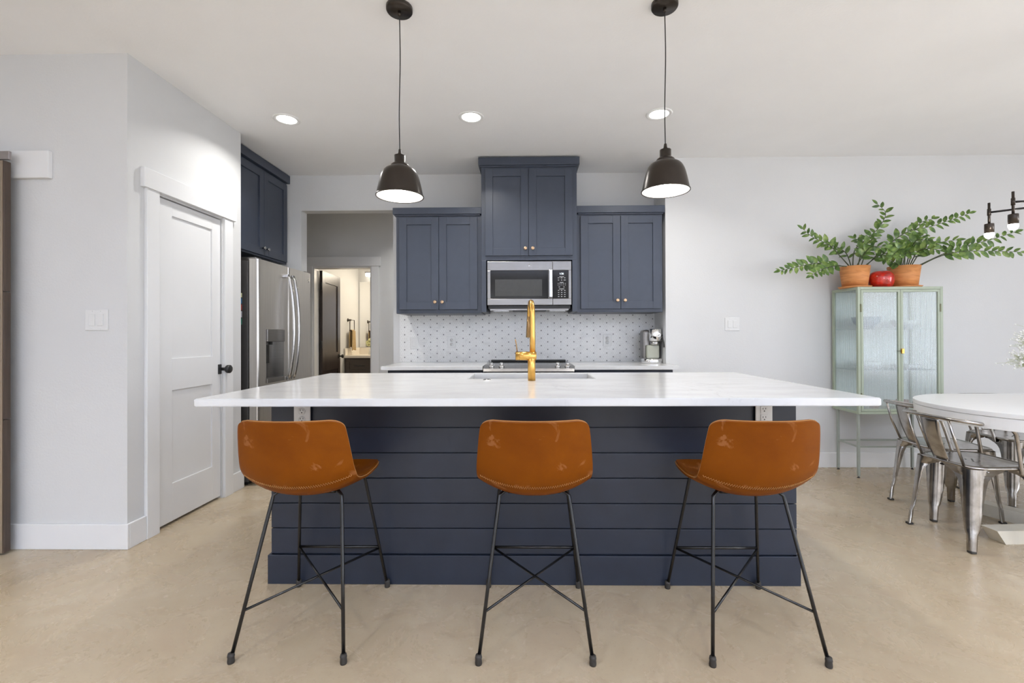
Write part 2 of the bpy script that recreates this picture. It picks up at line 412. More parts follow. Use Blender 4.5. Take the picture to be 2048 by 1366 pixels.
# ------------------------------------------------ pantry door and its casing
def shaker(mb, axis, u0, u1, z0, z1, front, thick, panels, rec=.009, sgn=1):
    """slab with recessed flat panels; axis = 0 faces +-x, 1 faces +-y; sgn = direction the face looks"""
    def P(u, d, z): return (d, u, z) if axis == 0 else (u, d, z)
    back = front - sgn * thick
    def bx(a0, a1, b0, b1, f): mb.box([min(p) for p in zip(P(a0, back, b0), P(a1, f, b1))], [max(p) for p in zip(P(a0, back, b0), P(a1, f, b1))], .0012)
    pu0, pu1 = panels[0][0], panels[0][1]
    bx(u0, pu0, z0, z1, front); bx(pu1, u1, z0, z1, front)
    zs = sorted(panels, key=lambda p: p[2]); z = z0
    for p in zs:
        bx(pu0, pu1, z, p[2], front); bx(pu0, pu1, p[2], p[3], front - sgn * rec); z = p[3]
    bx(pu0, pu1, z, z1, front); return mb
d = shaker(MB(), 0, 2.746, 3.333, .018, 2.012, -2.213, .038, [(2.876, 3.245, .252, .833), (2.876, 3.245, 1.03, 1.924)])
door = struct('door_1', d, m_doorw)
hk = MB().box((-2.213, 3.305, .898), (-2.206, 3.368, .968), .002)
hk.cyl((-2.206, 3.337, .933), (-2.165, 3.337, .933), .011).lathe([(.001, 0), (.026, .0), (.03, .006), (.03, .022), (.024, .028), (.001, .028)], (-2.168, 3.337, .933), axis='x')
struct('door_handle', hk, m_black, door)
for z in (.243, 1.04, 1.84):
    struct('hinge', MB().cyl((-2.205, 2.745, z - .046), (-2.205, 2.745, z + .046), .0065, 12), m_black, door)
struct('trim_1', MB().box((-2.203, 2.648, 0), (-2.183, 2.740, 2.03), .002).box((-2.203, 3.343, 0), (-2.183, 3.435, 2.03), .002)
       .box((-2.203, 2.62, 2.03), (-2.175, 3.468, 2.142), .002).box((-2.32, 2.7425, 0), (-2.252, 2.7455, 2.015)).box((-2.32, 3.3335, 0), (-2.252, 3.3365, 2.015)), m_trim)
# ------------------------------------------------ hall doorway casing and dark bathroom door
struct('trim_2', MB().box((-1.90, 5.68, 0), (-1.805, 5.70, 2.03), .002).box((-2.725, 5.68, 0), (-2.63, 5.70, 2.03), .002).box((-2.745, 5.675, 2.03), (-1.785, 5.70, 2.145), .002)
       .box((-2.63, 5.70, 0), (-2.612, 5.82, 2.03)).box((-1.918, 5.70, 0), (-1.90, 5.82, 2.03)).box((-2.612, 5.70, 2.012), (-1.918, 5.82, 2.03)), m_trim)
dd = shaker(MB(), 0, 0, .70, .012, 2.0, 0, .036, [(.11, .59, .25, .72), (.11, .59, .95, 1.86)], rec=.011)
door2 = struct('door_2', dd, m_dkwood)
door2.location = (-2.572, 5.84, 0); door2.rotation_euler = (0, 0, math.radians(4.5))
h2 = MB().box((0, .615, .86), (.006, .67, .92), .002).cyl((.006, .643, .89), (.04, .643, .89), .010).lathe([(.001, 0), (.022, 0), (.028, .01), (.026, .022), (.001, .027)], (.036, .643, .89), axis='x')
struct('door_handle', h2, m_black, door2)
for z in (.25, 1.06, 1.80):
    struct('hinge', MB().box((-.03, -.012, z - .05), (-.002, 0, z + .05), .002).cyl((-.006, -.012, z - .05), (-.006, -.012, z + .05), .007, 10), m_black, door2)

# ------------------------------------------------ tile
struct('trim_3', MB().box((-1.227, 4.499, .9143), (1.24, 4.507, 1.395)), m_tile)

# ================================================================== SWITCHES AND OUTLETS
def plate(name, label, cat, c, kind, n=1, group=None, tint=None):
    """wall plate facing -y with its face centre at c"""
    T = thing(name, label, cat, c, group=group); w = .078 if n == 1 else .128; mt = tint or m_platew
    link('plate', MB().box((-w / 2, -.006, -.058), (w / 2, 0, .058), .003), mt, T)
    xs = [0] if n == 1 else [-.023, .023]
    for x in xs:
        if kind == 'rocker':
            link('rocker', MB().box((x - .0165, -.010, -.033), (x + .0165, -.006, .033), .003), mt, T)
        else:
            for zz in (-.0195, .0195):
                if kind == 'decora': rb = MB().box((x - .0165, -.0085, zz - .0165), (x + .0165, -.006, zz + .0165), .002)
                else: rb = MB().lathe([(.001, 0), (.0165, 0), (.0165, -.0025), (.001, -.0025)], (x, -.006, zz), axis='y', seg=28)
                r = link('receptacle', rb, mt, T); y = -.0092
                link('slots', MB().box((x - .0075, y, zz + .001), (x - .0052, -.006, zz + .009)).box((x + .0052, y, zz + .002), (x + .0075, -.006, zz + .009)).lathe([(.001, 0), (.0028, 0), (.0028, -.003), (.001, -.003)], (x, -.0062, zz - .006), axis='y', seg=12), m_slot, r)
    for x in xs:
        for zz in (-.048, .048): link('screw', MB().blob((x, -.006, zz), .0028, 6), mt, T)
    return T
plate('light_switch', 'white double rocker light switch left of the white pantry door', 'light switch', (-2.371, 2.536, 1.262), 'rocker', 2)
plate('light_switch', 'white double rocker light switch between coffee machine and green cabinet', 'light switch', (1.823, 4.14, 1.262), 'rocker', 2)
plate('light_switch', 'single white rocker switch on the left part of the tiled backsplash', 'light switch', (-1.085, 4.499, 1.10), 'rocker', 1)
plate('wall_outlet', 'white outlet on the tile between the single switch and the range', 'outlet', (-.72, 4.499, 1.105), 'duplex', 1)
plate('wall_outlet', 'white outlet on the tile left of the coffee machine', 'outlet', (.783, 4.499, 1.12), 'duplex', 1)
plate('wall_outlet', 'white outlet on the island behind the left leather stool', 'outlet', (-1.055, 2.178, .795), 'duplex', 1)
plate('wall_outlet', 'white square-faced outlet on the island behind the right leather stool', 'outlet', (1.102, 2.178, .80), 'decora', 1)

# ================================================================== CABINETS
def knob(mb, p, axis, s=1):
    prof = [(.001, 0), (.006, 0), (.006, .012), (.0135, .016), (.0145, .02), (.0145, .026), (.012, .028), (.001, .028)]
    return mb.lathe([(r, s * z) for r, z in prof], p, seg=20, axis=axis)
def upper(label, x0, x1, z0, z1, yf, doors, dz, crown, knobs, knobz, extra=None):
    T = thing('wall_cabinet', label, 'cabinet', (x0, yf, z0)); o = T.location
    b = MB(o).box((x0, yf, z0), (x1, 4.506, z1), .002)
    if extra: extra(b)
    link('body', b, m_navy, T)
    cx0, cx1, cz0, cz1 = crown
    link('crown', MB(o).box((cx0, yf - .026, cz0 + .012), (cx1, 4.506, cz1), .003).box((cx0 + .012, yf - .014, cz0), (cx1 - .012, 4.506, cz0 + .012), .002), m_navy, T)
    for (a, b_), kx in zip(doors, knobs):
        s = .066
        dmb = shaker(MB(o), 1, a, b_, dz[0], dz[1], yf - .021, .0205, [(a + s, b_ - s, dz[0] + s, dz[1] - s)], rec=.010, sgn=-1)
        dr = link('door', dmb, m_navy, T)
        kk = link('knob', knob(MB(o), (kx, yf - .021, knobz), 'y', -1), m_knobb, dr)
    return T
upper('navy wall cabinet left of the microwave, above the tile', -1.155, -.391, 1.367, 2.242, 4.13, [(-1.124, -.773), (-.769, -.428)], (1.402, 2.222), (-1.180, -.391, 2.236, 2.307), (-.803, -.738), 1.467)
def cheeks(b): b.box((-.388, 4.07, 1.376), (-.346, 4.506, 1.828), .002).box((.406, 4.07, 1.376), (.449, 4.506, 1.828), .002)
upper('tallest navy wall cabinet, centred above the microwave', -.388, .449, 1.828, 2.655, 4.07, [(-.352, .024), (.028, .410)], (1.866, 2.625), (-.412, .472, 2.645, 2.724), (-.002, .062), 1.926, cheeks)
upper('navy wall cabinet above the coffee machine, right of the microwave', .452, 1.209, 1.372, 2.242, 4.13, [(.486, .836), (.840, 1.188)], (1.402, 2.224), (.452, 1.226, 2.238, 2.312), (.806, .872), 1.475)
# cabinet over the fridge, facing +x
T = thing('wall_cabinet', 'navy cabinet above the stainless refrigerator', 'cabinet', (-2.31, 3.565, 1.87)); o = T.location
link('body', MB(o).box((-2.995, 3.565, 1.87), (-2.335, 4.502, 2.66), .002), m_navy, T)
link('crown', MB(o).box((-2.995, 3.565, 2.655), (-2.300, 4.506, 2.732), .003), m_navy, T)
for a, b_, ky in ((3.60, 4.077, 4.05), (4.081, 4.475, 4.115)):
    dr = link('door', shaker(MB(o), 0, a, b_, 1.885, 2.635, -2.314, .021, [(a + .066, b_ - .066, 1.951, 2.569)], rec=.010), m_navy, T)
    link('knob', knob(MB(o), (-2.314, ky, 1.945), 'x', 1), m_steelL, dr)
# base cabinets along the back wall
def base_cab(label, x0, x1, doors):
    T = thing('base_cabinet', label, 'cabinet', (x0, 3.90, 0)); o = T.location
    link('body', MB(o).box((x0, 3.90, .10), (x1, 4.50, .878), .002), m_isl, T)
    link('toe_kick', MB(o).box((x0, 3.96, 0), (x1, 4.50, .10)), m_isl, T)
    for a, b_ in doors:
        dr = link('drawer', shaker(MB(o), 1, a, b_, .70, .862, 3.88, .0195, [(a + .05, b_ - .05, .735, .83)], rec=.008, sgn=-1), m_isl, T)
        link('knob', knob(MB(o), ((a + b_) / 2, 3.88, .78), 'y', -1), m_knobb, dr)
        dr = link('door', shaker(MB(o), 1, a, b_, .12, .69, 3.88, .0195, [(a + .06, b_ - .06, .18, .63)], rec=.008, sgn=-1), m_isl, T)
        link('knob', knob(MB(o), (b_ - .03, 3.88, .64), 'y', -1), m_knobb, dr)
base_cab('dark base cabinet under the worktop left of the range', -1.165, -.362, [(-1.15, -.77), (-.76, -.375)])
base_cab('dark base cabinet under the coffee machine worktop', .405, 1.225, [(.42, .81), (.82, 1.21)])
tag(link('worktop', MB((-1.21, 3.85, .914)).box((-1.211, 3.85, .882), (-.36, 4.507, .914), .003), m_quartz), 'white quartz worktop left of the range, below tile', 'worktop').location = (-1.21, 3.85, .914)
tag(link('worktop', MB((.4, 3.85, .914)).prism([(.402, 3.85), (1.263, 3.85), (1.263, 4.137), (1.237, 4.137), (1.237, 4.507), (.402, 4.507)], .882, .914, .003), m_quartz), 'white quartz worktop under the coffee machine, right of the range', 'worktop').location = (.4, 3.85, .914)

# ================================================================== MICROWAVE
T = thing('microwave', 'stainless over-the-range microwave with black glass door', 'microwave', (.03, 4.05, 1.40)); o = T.location
mx0, mx1 = -.336, .396
link('body', MB(o).box((mx0 + .004, 4.09, 1.405), (mx1 - .004, 4.50, 1.82), .003), m_black, T)
dr = link('door', MB(o).box((mx0, 4.045, 1.735), (.232, 4.09, 1.815), .003).box((mx0, 4.045, 1.433), (.232, 4.09, 1.489), .003).box((mx0, 4.045, 1.489), (-.308, 4.09, 1.735), .003).box((.196, 4.047, 1.489), (.232, 4.09, 1.735), .002), m_steel, T)
link('window', MB(o).box((-.308, 4.05, 1.489), (.197, 4.088, 1.735), .002), m_blackgl, dr)
link('window_screen', MB(o).box((-.268, 4.0485, 1.512), (.142, 4.0502, 1.658), .0005), pm('grey_screen', (.050, .049, .045), .2, spec=.25), dr)
link('handle', MB(o).box((.200, 4.005, 1.495), (.231, 4.028, 1.738), .006).box((.208, 4.028, 1.52), (.224, 4.047, 1.545)).box((.208, 4.028, 1.69), (.224, 4.047, 1.715)), m_steelL, dr)
lg = link('logo', MB(o).lathe([(.0135, 0), (.0135, -.002), (.0165, -.002), (.0165, 0)], (.032, 4.045, 1.776), axis='y', capped=False), m_steelL, dr)
text('monogram', 'ge', .017, (.032, 4.0442, 1.777), m_steelL, lg, o)
cp = link('control_frame', MB(o).box((.234, 4.045, 1.735), (mx1, 4.09, 1.815), .003).box((.234, 4.045, 1.433), (mx1, 4.09, 1.489), .003).box((.372, 4.045, 1.489), (mx1, 4.09, 1.735), .002), m_steel, T)
link('control_panel', MB(o).box((.234, 4.049, 1.489), (.372, 4.088, 1.735), .002), m_blackgl, cp)
text('clock', '1:26', .022, (.312, 4.0482, 1.705), m_clock, cp, o)
lm = MB(o); y = 4.0484
rowsL = [(1.679, [(.312, .040)]), (1.669, [(.285, .014), (.312, .016), (.339, .012)]), (1.650, [(.285, .012), (.312, .012), (.339, .018)]),
         (1.630, [(.312, .030)]), (1.620, [(.282 + .0155 * i, .006) for i in range(5)]), (1.607, [(.282 + .0155 * i, .006) for i in range(5)]),
         (1.590, [(.292, .012), (.332, .012)]), (1.573, [(.312, .046)])] + [(1.560 - .018 * k, [(.286, .012), (.312, .013), (.339, .013)]) for k in range(4)]
for z, it in rowsL:
    for x, wd in it: lm.box((x - wd / 2, y, z - .0022), (x + wd / 2, y + .0008, z + .0022))
link('keypad_legend', lm, m_legend, cp)
link('underside_vents', MB(o).box((mx0 + .02, 4.10, 1.392), (mx1 - .02, 4.46, 1.405)), m_steel, T)
link('grease_filter', MB(o).box((mx0 + .05, 4.12, 1.384), (-.15, 4.40, 1.392), .002), m_steelL, T)
link('grease_filter', MB(o).box((.21, 4.12, 1.384), (mx1 - .05, 4.40, 1.392), .002), m_steelL, T)
link('vent_slot', MB(o).box((-.12, 4.14, 1.388), (.18, 4.36, 1.392)), m_black, T)

# ================================================================== RANGE
T = thing('kitchen_range', 'stainless slide-in range with black glass top under the microwave', 'stove', (.022, 3.85, 0)); o = T.location
rx0, rx1 = -.354, .398
link('body', MB(o).box((rx0, 3.88, .04), (rx1, 4.49, .90), .003), m_steel, T)
link('cooktop', MB(o).box((rx0 + .0, 3.95, .90), (rx1, 4.495, .920), .004), m_blackgl, T)
link('back_vent', MB(o).box((rx0 + .02, 4.44, .920), (rx1 - .02, 4.495, .936), .004), m_black, T)
pn = MB(o).grid([[(rx0, 3.955, .922), (rx1, 3.955, .922)], [(rx0, 3.84, .895), (rx1, 3.84, .895)], [(rx0, 3.832, .872), (rx1, 3.832, .872)], [(rx0, 3.885, .862), (rx1, 3.885, .862)]], smooth=False)
pn.box((rx0, 3.885, .80), (rx1, 3.96, .9)); cpn = link('control_panel', pn, m_steelL, T)
slope = Vector((0, .027, -.115)).normalized()
nrm = Vector((0, -.23, .973)).normalized()
for x in (-.29, -.206, .265, .346):
    c = Vector((x, 3.895, .908))
    kb = MB(o).cyl(c, c + nrm * .012, .024, 24, .022).cyl(c + nrm * .012, c + nrm * .034, .016, 24, .013)
    link('knob', kb, m_chrome, cpn)
link('display', MB(o).box((-.09, 3.87, .9035), (.16, 3.925, .9075), .001, Matrix.Rotation(math.radians(13), 4, 'X')), m_blackgl, cpn)
dv = link('oven_door', MB(o).box((rx0, 3.85, .20), (rx1, 3.879, .79), .006), m_steel, T)
link('oven_window', MB(o).box((rx0 + .1, 3.8485, .34), (rx1 - .1, 3.8502, .66), .001), m_blackgl, dv)
link('oven_handle', MB(o).tube([(rx0 + .05, 3.80, .745), (rx1 - .05, 3.80, .745)], .012, 14).cyl((rx0 + .07, 3.80, .745), (rx0 + .07, 3.852, .745), .01).cyl((rx1 - .07, 3.80, .745), (rx1 - .07, 3.852, .745), .01), m_steelL, dv)
link('storage_drawer', MB(o).box((rx0, 3.852, .05), (rx1, 3.879, .19), .005), m_steel, T)
link('feet', MB(o).box((rx0 + .03, 3.9, 0), (rx0 + .08, 4.45, .04)).box((rx1 - .08, 3.9, 0), (rx1 - .03, 4.45, .04)), m_black, T)

# ================================================================== COFFEE MACHINE
T = thing('coffee_machine', 'silver pod coffee machine with water tank on the back worktop', 'coffee machine', (1.145, 4.30, .914)); o = T.location
link('base', MB(o).lathe([(.001, 0), (.088, 0), (.092, .006), (.092, .036), (.084, .044), (.001, .044)], (1.145, 4.26, .914)), m_chrome, T)
link('tower', MB(o).box((1.070, 4.27, .95), (1.222, 4.385, 1.215), .02), m_steel, T)
hd = link('brew_head', MB(o).lathe([(.001, 0), (.050, 0), (.056, .006), (.056, .105), (.050, .112), (.001, .112)], (1.172, 4.235, 1.112)), m_chrome, T)
link('spout_ring', MB(o).lathe([(.001, 0), (.036, 0), (.04, .004), (.042, .034), (.001, .034)], (1.168, 4.235, 1.078)), m_steelL, T)
gz = link('gauge', MB(o).lathe([(.001, 0), (.021, 0), (.021, -.010), (.019, -.012), (.001, -.012)], (1.185, 4.185, 1.168), axis='y'), m_white, hd)
link('needle', MB(o).box((1.178, 4.1715, 1.166), (1.194, 4.1735, 1.169), 0, Matrix.Rotation(math.radians(-35), 4, 'Y')), m_black, gz)
link('water_tank', MB(o).box((1.092, 4.215, .958), (1.206, 4.268, 1.078), .012), m_tank, T)
link('side_lever', MB(o).tube([(1.228, 4.235, 1.155), (1.234, 4.19, 1.10), (1.232, 4.17, 1.06)], .006, 10, smooth_path=4).blob((1.226, 4.235, 1.165), .013), m_black, T)

# ================================================================== REFRIGERATOR (faces +x)
T = thing('refrigerator', 'stainless french-door refrigerator with water dispenser beside pantry wall', 'refrigerator', (-2.5, 4.05, 0)); o = T.location
fx = -2.092
link('body', MB(o).box((-2.96, 3.602, .03), (-2.172, 4.488, 1.765), .004), m_fside, T)
link('feet', MB(o).box((-2.9, 3.64, 0), (-2.2, 3.70, .03)).box((-2.9, 4.38, 0), (-2.2, 4.44, .03)), m_black, T)
def rdoor(mb, y0, y1, z0, z1, edge=.018):
    pts = []
    n = 6
    for i in range(n + 1):
        a = PI / 2 * i / n; pts.append((fx - edge + edge * math.sin(a), y0 + edge - edge * math.cos(a)))
    for i in range(n + 1):
        a = PI / 2 * i / n; pts.append((fx - edge + edge * math.cos(a), y1 - edge + edge * math.sin(a)))
    pts += [(-2.164, y1), (-2.164, y0)]
    mb.prism([(x, y) for x, y in pts], z0, z1, .002)
    return mb
def halfdoor(name, y0, y1):
    mb = rdoor(MB(o), y0, y1, .735, 1.778); return mb
# near door with a dispenser recess: built from four pieces round the opening
dy0, dy1, dz0, dz1 = 3.712, 3.985, .79, 1.225
nd = MB(o)
edge = .016
def nd_piece(y0, y1, z0, z1, r0=False, r1=False):
    pts = []
    if r0:
        for i in range(7):
            a = PI / 2 * i / 6; pts.append((fx - edge + edge * math.sin(a), y0 + edge - edge * math.cos(a)))
    else: pts.append((fx, y0))
    if r1:
        for i in range(7):
            a = PI / 2 * i / 6; pts.append((fx - edge + edge * math.cos(a), y1 - edge + edge * math.sin(a)))
    else: pts.append((fx, y1))
    pts += [(-2.164, y1), (-2.164, y0)]
    nd.prism(pts, z0, z1)
nd_piece(3.604, dy0, .735, 1.778, True, False); nd_piece(dy1, 4.064, .735, 1.778, False, True)
nd_piece(dy0, dy1, dz1, 1.778); nd_piece(dy0, dy1, .735, dz0)
nd.box((-2.164, dy0, dz0), (-2.150, dy1, dz1))
ndo = link('door', nd, m_fridge, T)
dp = link('dispenser', MB(o).box((fx - .01, dy0 + .004, 1.125), (fx + .012, dy1 - .002, 1.228), .004), m_steel, ndo)
link('dispenser_cavity', MB(o).lathe([(.128, 0), (.128, .29)], (fx + .02, (dy0 + dy1) / 2, .83), seg=48, capped=False), m_fridge, ndo) if False else None
cav = [[(fx - .055 * math.sin(PI * i / 16) - .002, dy0 + (dy1 - dy0) * i / 16, z) for i in range(17)] for z in (.826, 1.125)]
link('dispenser_recess', MB(o).grid(cav), m_steel, ndo)
link('drip_tray', MB(o).box((-2.15, dy0 + .003, .79), (fx + .010, dy1 - .003, .826), .003), m_steel, ndo)
link('paddle', MB(o).box((fx - .048, dy0 + .03, .95), (fx - .012, dy0 + .07, 1.10), .003).box((fx - .04, dy0 + .10, 1.10), (fx - .02, dy0 + .13, 1.126)), m_blackgl, ndo)
fdo = link('door', rdoor(MB(o), 4.070, 4.490, .735, 1.778), m_fridge, T)
def handle(mb, y):
    z0, z1 = .80, 1.70; pts = []
    for i in range(25):
        u = i / 24; pts.append((fx + .018 + .052 * math.sin(PI * u) ** .6, y, z0 + (z1 - z0) * u))
    return mb.tube(pts, .013, 14).box((fx - .002, y - .013, z0 - .01), (fx + .024, y + .013, z0 + .02), .004).box((fx - .002, y - .013, z1 - .02), (fx + .024, y + .013, z1 + .01), .004)
link('handle', handle(MB(o), 4.025), m_steelL, ndo)
link('handle', handle(MB(o), 4.110), m_steelL, fdo)
lg = link('logo', MB(o).lathe([(.012, 0), (.012, .002), (.0155, .002), (.0155, 0)], (fx, 4.44, 1.70), axis='x', capped=False), m_steelL, fdo)
text('monogram', 'ge', .016, (fx + .001, 4.44, 1.70), m_steelL, lg, o, rot=(PI / 2, 0, PI / 2))
for z0, z1 in ((.395, .727), (.06, .387)):
    dw = link('freezer_drawer', rdoor(MB(o), 3.604, 4.490, z0, z1), m_fridge, T)
    link('handle', MB(o).tube([(fx + .05, 3.68, z1 - .05), (fx + .05, 4.41, z1 - .05)], .013, 14).cyl((fx - .002, 3.72, z1 - .05), (fx + .05, 3.72, z1 - .05), .009).cyl((fx - .002, 4.37, z1 - .05), (fx + .05, 4.37, z1 - .05), .009), m_steelL, dw)
link('hinge_cover', MB(o).box((-2.25, 3.61, 1.765), (-2.11, 3.68, 1.792), .006), m_steel, T)
link('hinge_cover', MB(o).box((-2.25, 4.42, 1.765), (-2.11, 4.48, 1.792), .006), m_steel, T)
for (z0, z1, c, what) in ((1.475, 1.508, (.75, .74, .45), 'small cream magnet, topmost on the refrigerator side'), (1.425, 1.468, (.03, .16, .32), 'small blue magnet on the refrigerator side'),
                    (1.375, 1.418, (.38, .06, .05), 'small red magnet on the refrigerator side'), (1.318, 1.366, (.55, .55, .60), 'small grey magnet on the refrigerator side'), (1.262, 1.31, (.03, .22, .14), 'small green magnet, lowest on the refrigerator side')):
    mg = link('fridge_magnet', MB((-2.235, 3.6015, z0)).box((-2.26, 3.5985, z0), (-2.2195, 3.6015, z1), .0008), pm('magnet_print', c, .5), None); mg.location = (-2.235, 3.6015, z0)
    tag(mg, what, 'magnet', 'magnets on the refrigerator side')
LF = [[[2.726,3.95,1.737],[2.639,3.938,1.825],[2.534,3.925,1.921],[2.406,3.913,1.975],[2.308,3.9,2.046]],[[2.663,3.92,1.733],[2.511,3.89,1.754],[2.372,3.86,1.753],[2.211,3.83,1.719],[2.064,3.8,1.686]],[[2.68,3.9,1.73],[2.526,3.84,1.727],[2.393,3.78,1.693],[2.263,3.72,1.638]],[[2.758,3.96,1.739],[2.775,3.958,1.877],[2.86,3.956,1.962],[2.969,3.954,2.06],[3.029,3.952,2.182],[2.961,3.95,2.262]],[[2.732,3.88,1.727],[2.74,3.807,1.813],[2.756,3.733,1.865],[2.826,3.66,1.833]],[[2.758,3.9,1.73],[2.759,3.85,1.857],[2.794,3.8,1.93],[2.792,3.75,1.932]],[[2.806,3.9,1.729],[2.877,3.833,1.805],[2.931,3.767,1.823],[3.027,3.7,1.804]],[[2.759,3.98,1.742],[2.728,3.997,1.859],[2.641,4.013,1.925],[2.577,4.03,1.935]],[[2.818,3.95,1.737],[2.872,3.973,1.879],[2.852,3.997,1.958],[2.82,4.02,1.988]],[[2.854,3.95,1.737],[3.021,3.913,1.915],[3.16,3.875,2.016],[3.33,3.837,2.052],[3.578,3.8,2.14]]]
RF = [[[3.094,3.9,1.728],[3.019,3.85,1.759],[2.898,3.8,1.77]],[[3.112,3.9,1.728],[3.098,3.867,1.846],[3.019,3.833,1.9],[2.923,3.8,1.888]],[[3.164,3.95,1.735],[3.207,3.933,1.943],[3.279,3.917,2.085],[3.373,3.9,2.123]],[[3.17,3.92,1.73],[3.148,3.847,1.854],[3.146,3.773,1.923],[3.21,3.7,1.895]],[[3.19,3.9,1.727],[3.231,3.833,1.851],[3.302,3.767,1.897],[3.38,3.7,1.906]],[[3.255,3.92,1.73],[3.399,3.877,1.81],[3.538,3.835,1.873],[3.732,3.792,1.923],[3.891,3.75,1.977]],[[3.25,3.9,1.727],[3.364,3.837,1.797],[3.483,3.775,1.827],[3.653,3.712,1.82],[3.825,3.65,1.8]],[[3.162,3.88,1.724],[3.145,3.787,1.819],[3.136,3.693,1.837],[3.167,3.6,1.808]],[[3.15,3.88,1.725],[3.115,3.807,1.823],[2.975,3.733,1.846],[2.848,3.66,1.77]],[[3.199,3.97,1.738],[3.225,3.987,1.891],[3.314,4.003,1.994],[3.414,4.02,2.009]]]

# ================================================================== ISLAND
T = thing('kitchen_island', 'navy shiplap kitchen island behind the three leather stools', 'kitchen island', (.025, 2.64, 0)); o = T.location
ix0, ix1, iy0, iy1 = -1.210, 1.259, 2.190, 3.08
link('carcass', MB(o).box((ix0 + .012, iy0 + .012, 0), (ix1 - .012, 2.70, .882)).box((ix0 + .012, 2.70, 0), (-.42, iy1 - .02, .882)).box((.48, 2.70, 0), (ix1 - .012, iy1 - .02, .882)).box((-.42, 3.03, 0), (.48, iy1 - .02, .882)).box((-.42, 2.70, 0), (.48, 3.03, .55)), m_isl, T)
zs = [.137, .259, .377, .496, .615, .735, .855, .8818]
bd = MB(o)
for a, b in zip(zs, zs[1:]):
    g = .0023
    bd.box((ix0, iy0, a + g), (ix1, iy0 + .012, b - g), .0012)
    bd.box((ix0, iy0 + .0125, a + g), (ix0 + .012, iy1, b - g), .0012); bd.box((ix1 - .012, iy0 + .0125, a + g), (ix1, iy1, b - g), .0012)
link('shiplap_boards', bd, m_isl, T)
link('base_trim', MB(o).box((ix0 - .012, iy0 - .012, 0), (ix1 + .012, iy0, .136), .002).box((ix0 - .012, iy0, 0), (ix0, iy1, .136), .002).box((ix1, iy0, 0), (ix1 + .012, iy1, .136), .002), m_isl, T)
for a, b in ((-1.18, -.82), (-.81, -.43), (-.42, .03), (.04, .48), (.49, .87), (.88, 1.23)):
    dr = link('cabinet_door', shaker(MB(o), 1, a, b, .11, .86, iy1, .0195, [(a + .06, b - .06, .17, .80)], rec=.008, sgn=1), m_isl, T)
    link('knob', knob(MB(o), (b - .03, iy1, .78), 'y', 1), m_knobb, dr)
# worktop with an undermount sink opening
X0, X1, Y0, Y1 = -1.3475, 1.4095, 1.868, 3.175
hx0, hx1, hy0, hy1 = -.345, .405, 2.735, 3.09
T = thing('island_worktop', 'large white quartz worktop on the navy island', 'worktop', (.03, 2.52, .882)); o = T.location
mb = MB(o); bm = mb.bm
def V(x, y, z): return bm.verts.new(Vector((x, y, z)) - mb.o)
O = [[V(*p, z) for p in ((X0, Y0), (X1, Y0), (X1, Y1), (X0, Y1))] for z in (.882, .914)]
I = [[V(*p, z) for p in ((hx0, hy0), (hx1, hy0), (hx1, hy1), (hx0, hy1))] for z in (.882, .914)]
for k in range(4):
    j = (k + 1) % 4
    bm.faces.new((O[1][k], O[1][j], I[1][j], I[1][k])); bm.faces.new((O[0][j], O[0][k], I[0][k], I[0][j]))
    bm.faces.new((O[0][k], O[0][j], O[1][j], O[1][k])); bm.faces.new((I[0][j], I[0][k], I[1][k], I[1][j]))
ed = [e for e in bm.edges if abs(e.verts[0].co.z - e.verts[1].co.z) < 1e-6 and all(v in O[1] or v in O[0] for v in e.verts)] + [e for e in bm.edges if all(v in I[1] for v in e.verts)]
bmesh.ops.bevel(bm, geom=ed, offset=.003, segments=2, affect='EDGES')
link('slab', mb, m_quartz, T)
T = thing('kitchen_sink', 'white undermount sink set in the island worktop behind the gold faucet', 'sink', (.03, 2.91, .68)); o = T.location
sk = MB(o); a, b, c, d = hx0 - .004, hx1 + .004, hy0 - .004, hy1 + .004
sk.box((a - .012, c - .012, .655), (b + .012, d + .012, .667)); sk.box((a - .012, c - .012, .667), (a, d + .012, .8815)); sk.box((b, c - .012, .667), (b + .012, d + .012, .8815))
sk.box((a, c - .012, .667), (b, c, .8815)); sk.box((a, d, .667), (b, d + .012, .8815))
link('basin', sk, m_white, T)
link('drain', MB(o).lathe([(.001, 0), (.045, 0), (.045, .004), (.03, .002), (.001, .002)], (.03, 2.95, .667)), m_chrome, T)

T = thing('kitchen_faucet', 'tall brushed gold pull-down faucet at the island sink', 'faucet', (.031, 2.62, .914)); o = T.location
fx0, fy0 = .031, 2.62
link('base', MB(o).lathe([(.001, 0), (.0215, 0), (.0215, .16), (.001, .16)], (fx0, fy0, .914)), m_gold, T)
link('cross_body', MB(o).cyl((-.058, fy0, 1.052), (.058, fy0, 1.052), .0245, 32), m_gold, T)
hv = link('handle_cap', MB(o).cyl((-.0585, fy0, 1.052), (-.0590, fy0, 1.052), .0235, 32).cyl((-.0375, fy0, 1.052), (-.0358, fy0, 1.052), .0249, 32), m_dkgold, T)
link('lever', MB(o).tube([(-.050, fy0 + .012, 1.074), (-.054, fy0 + .016, 1.11), (-.060, fy0 + .02, 1.146)], .0033, 10), m_dkgold, hv)
sp = [(fx0 + .006, fy0, 1.07), (fx0 + .006, fy0, 1.16), (fx0 + .005, fy0, 1.26)]
for k in range(1, 13):
    a = PI * k / 12; sp.append((fx0 + .005 - .013 * (1 - math.cos(a)) / 2, fy0 + .082 - .082 * math.cos(a), 1.275 + .085 * math.sin(a)))
link('spout', MB(o).tube(sp, .0160, 20), m_gold, T)
ex, ey = sp[-1][0], sp[-1][1]
link('spray_head', MB(o).cyl((ex, ey, 1.29), (ex - .006, ey, 1.155), .0165, 22, .0175), m_dkgold, T)
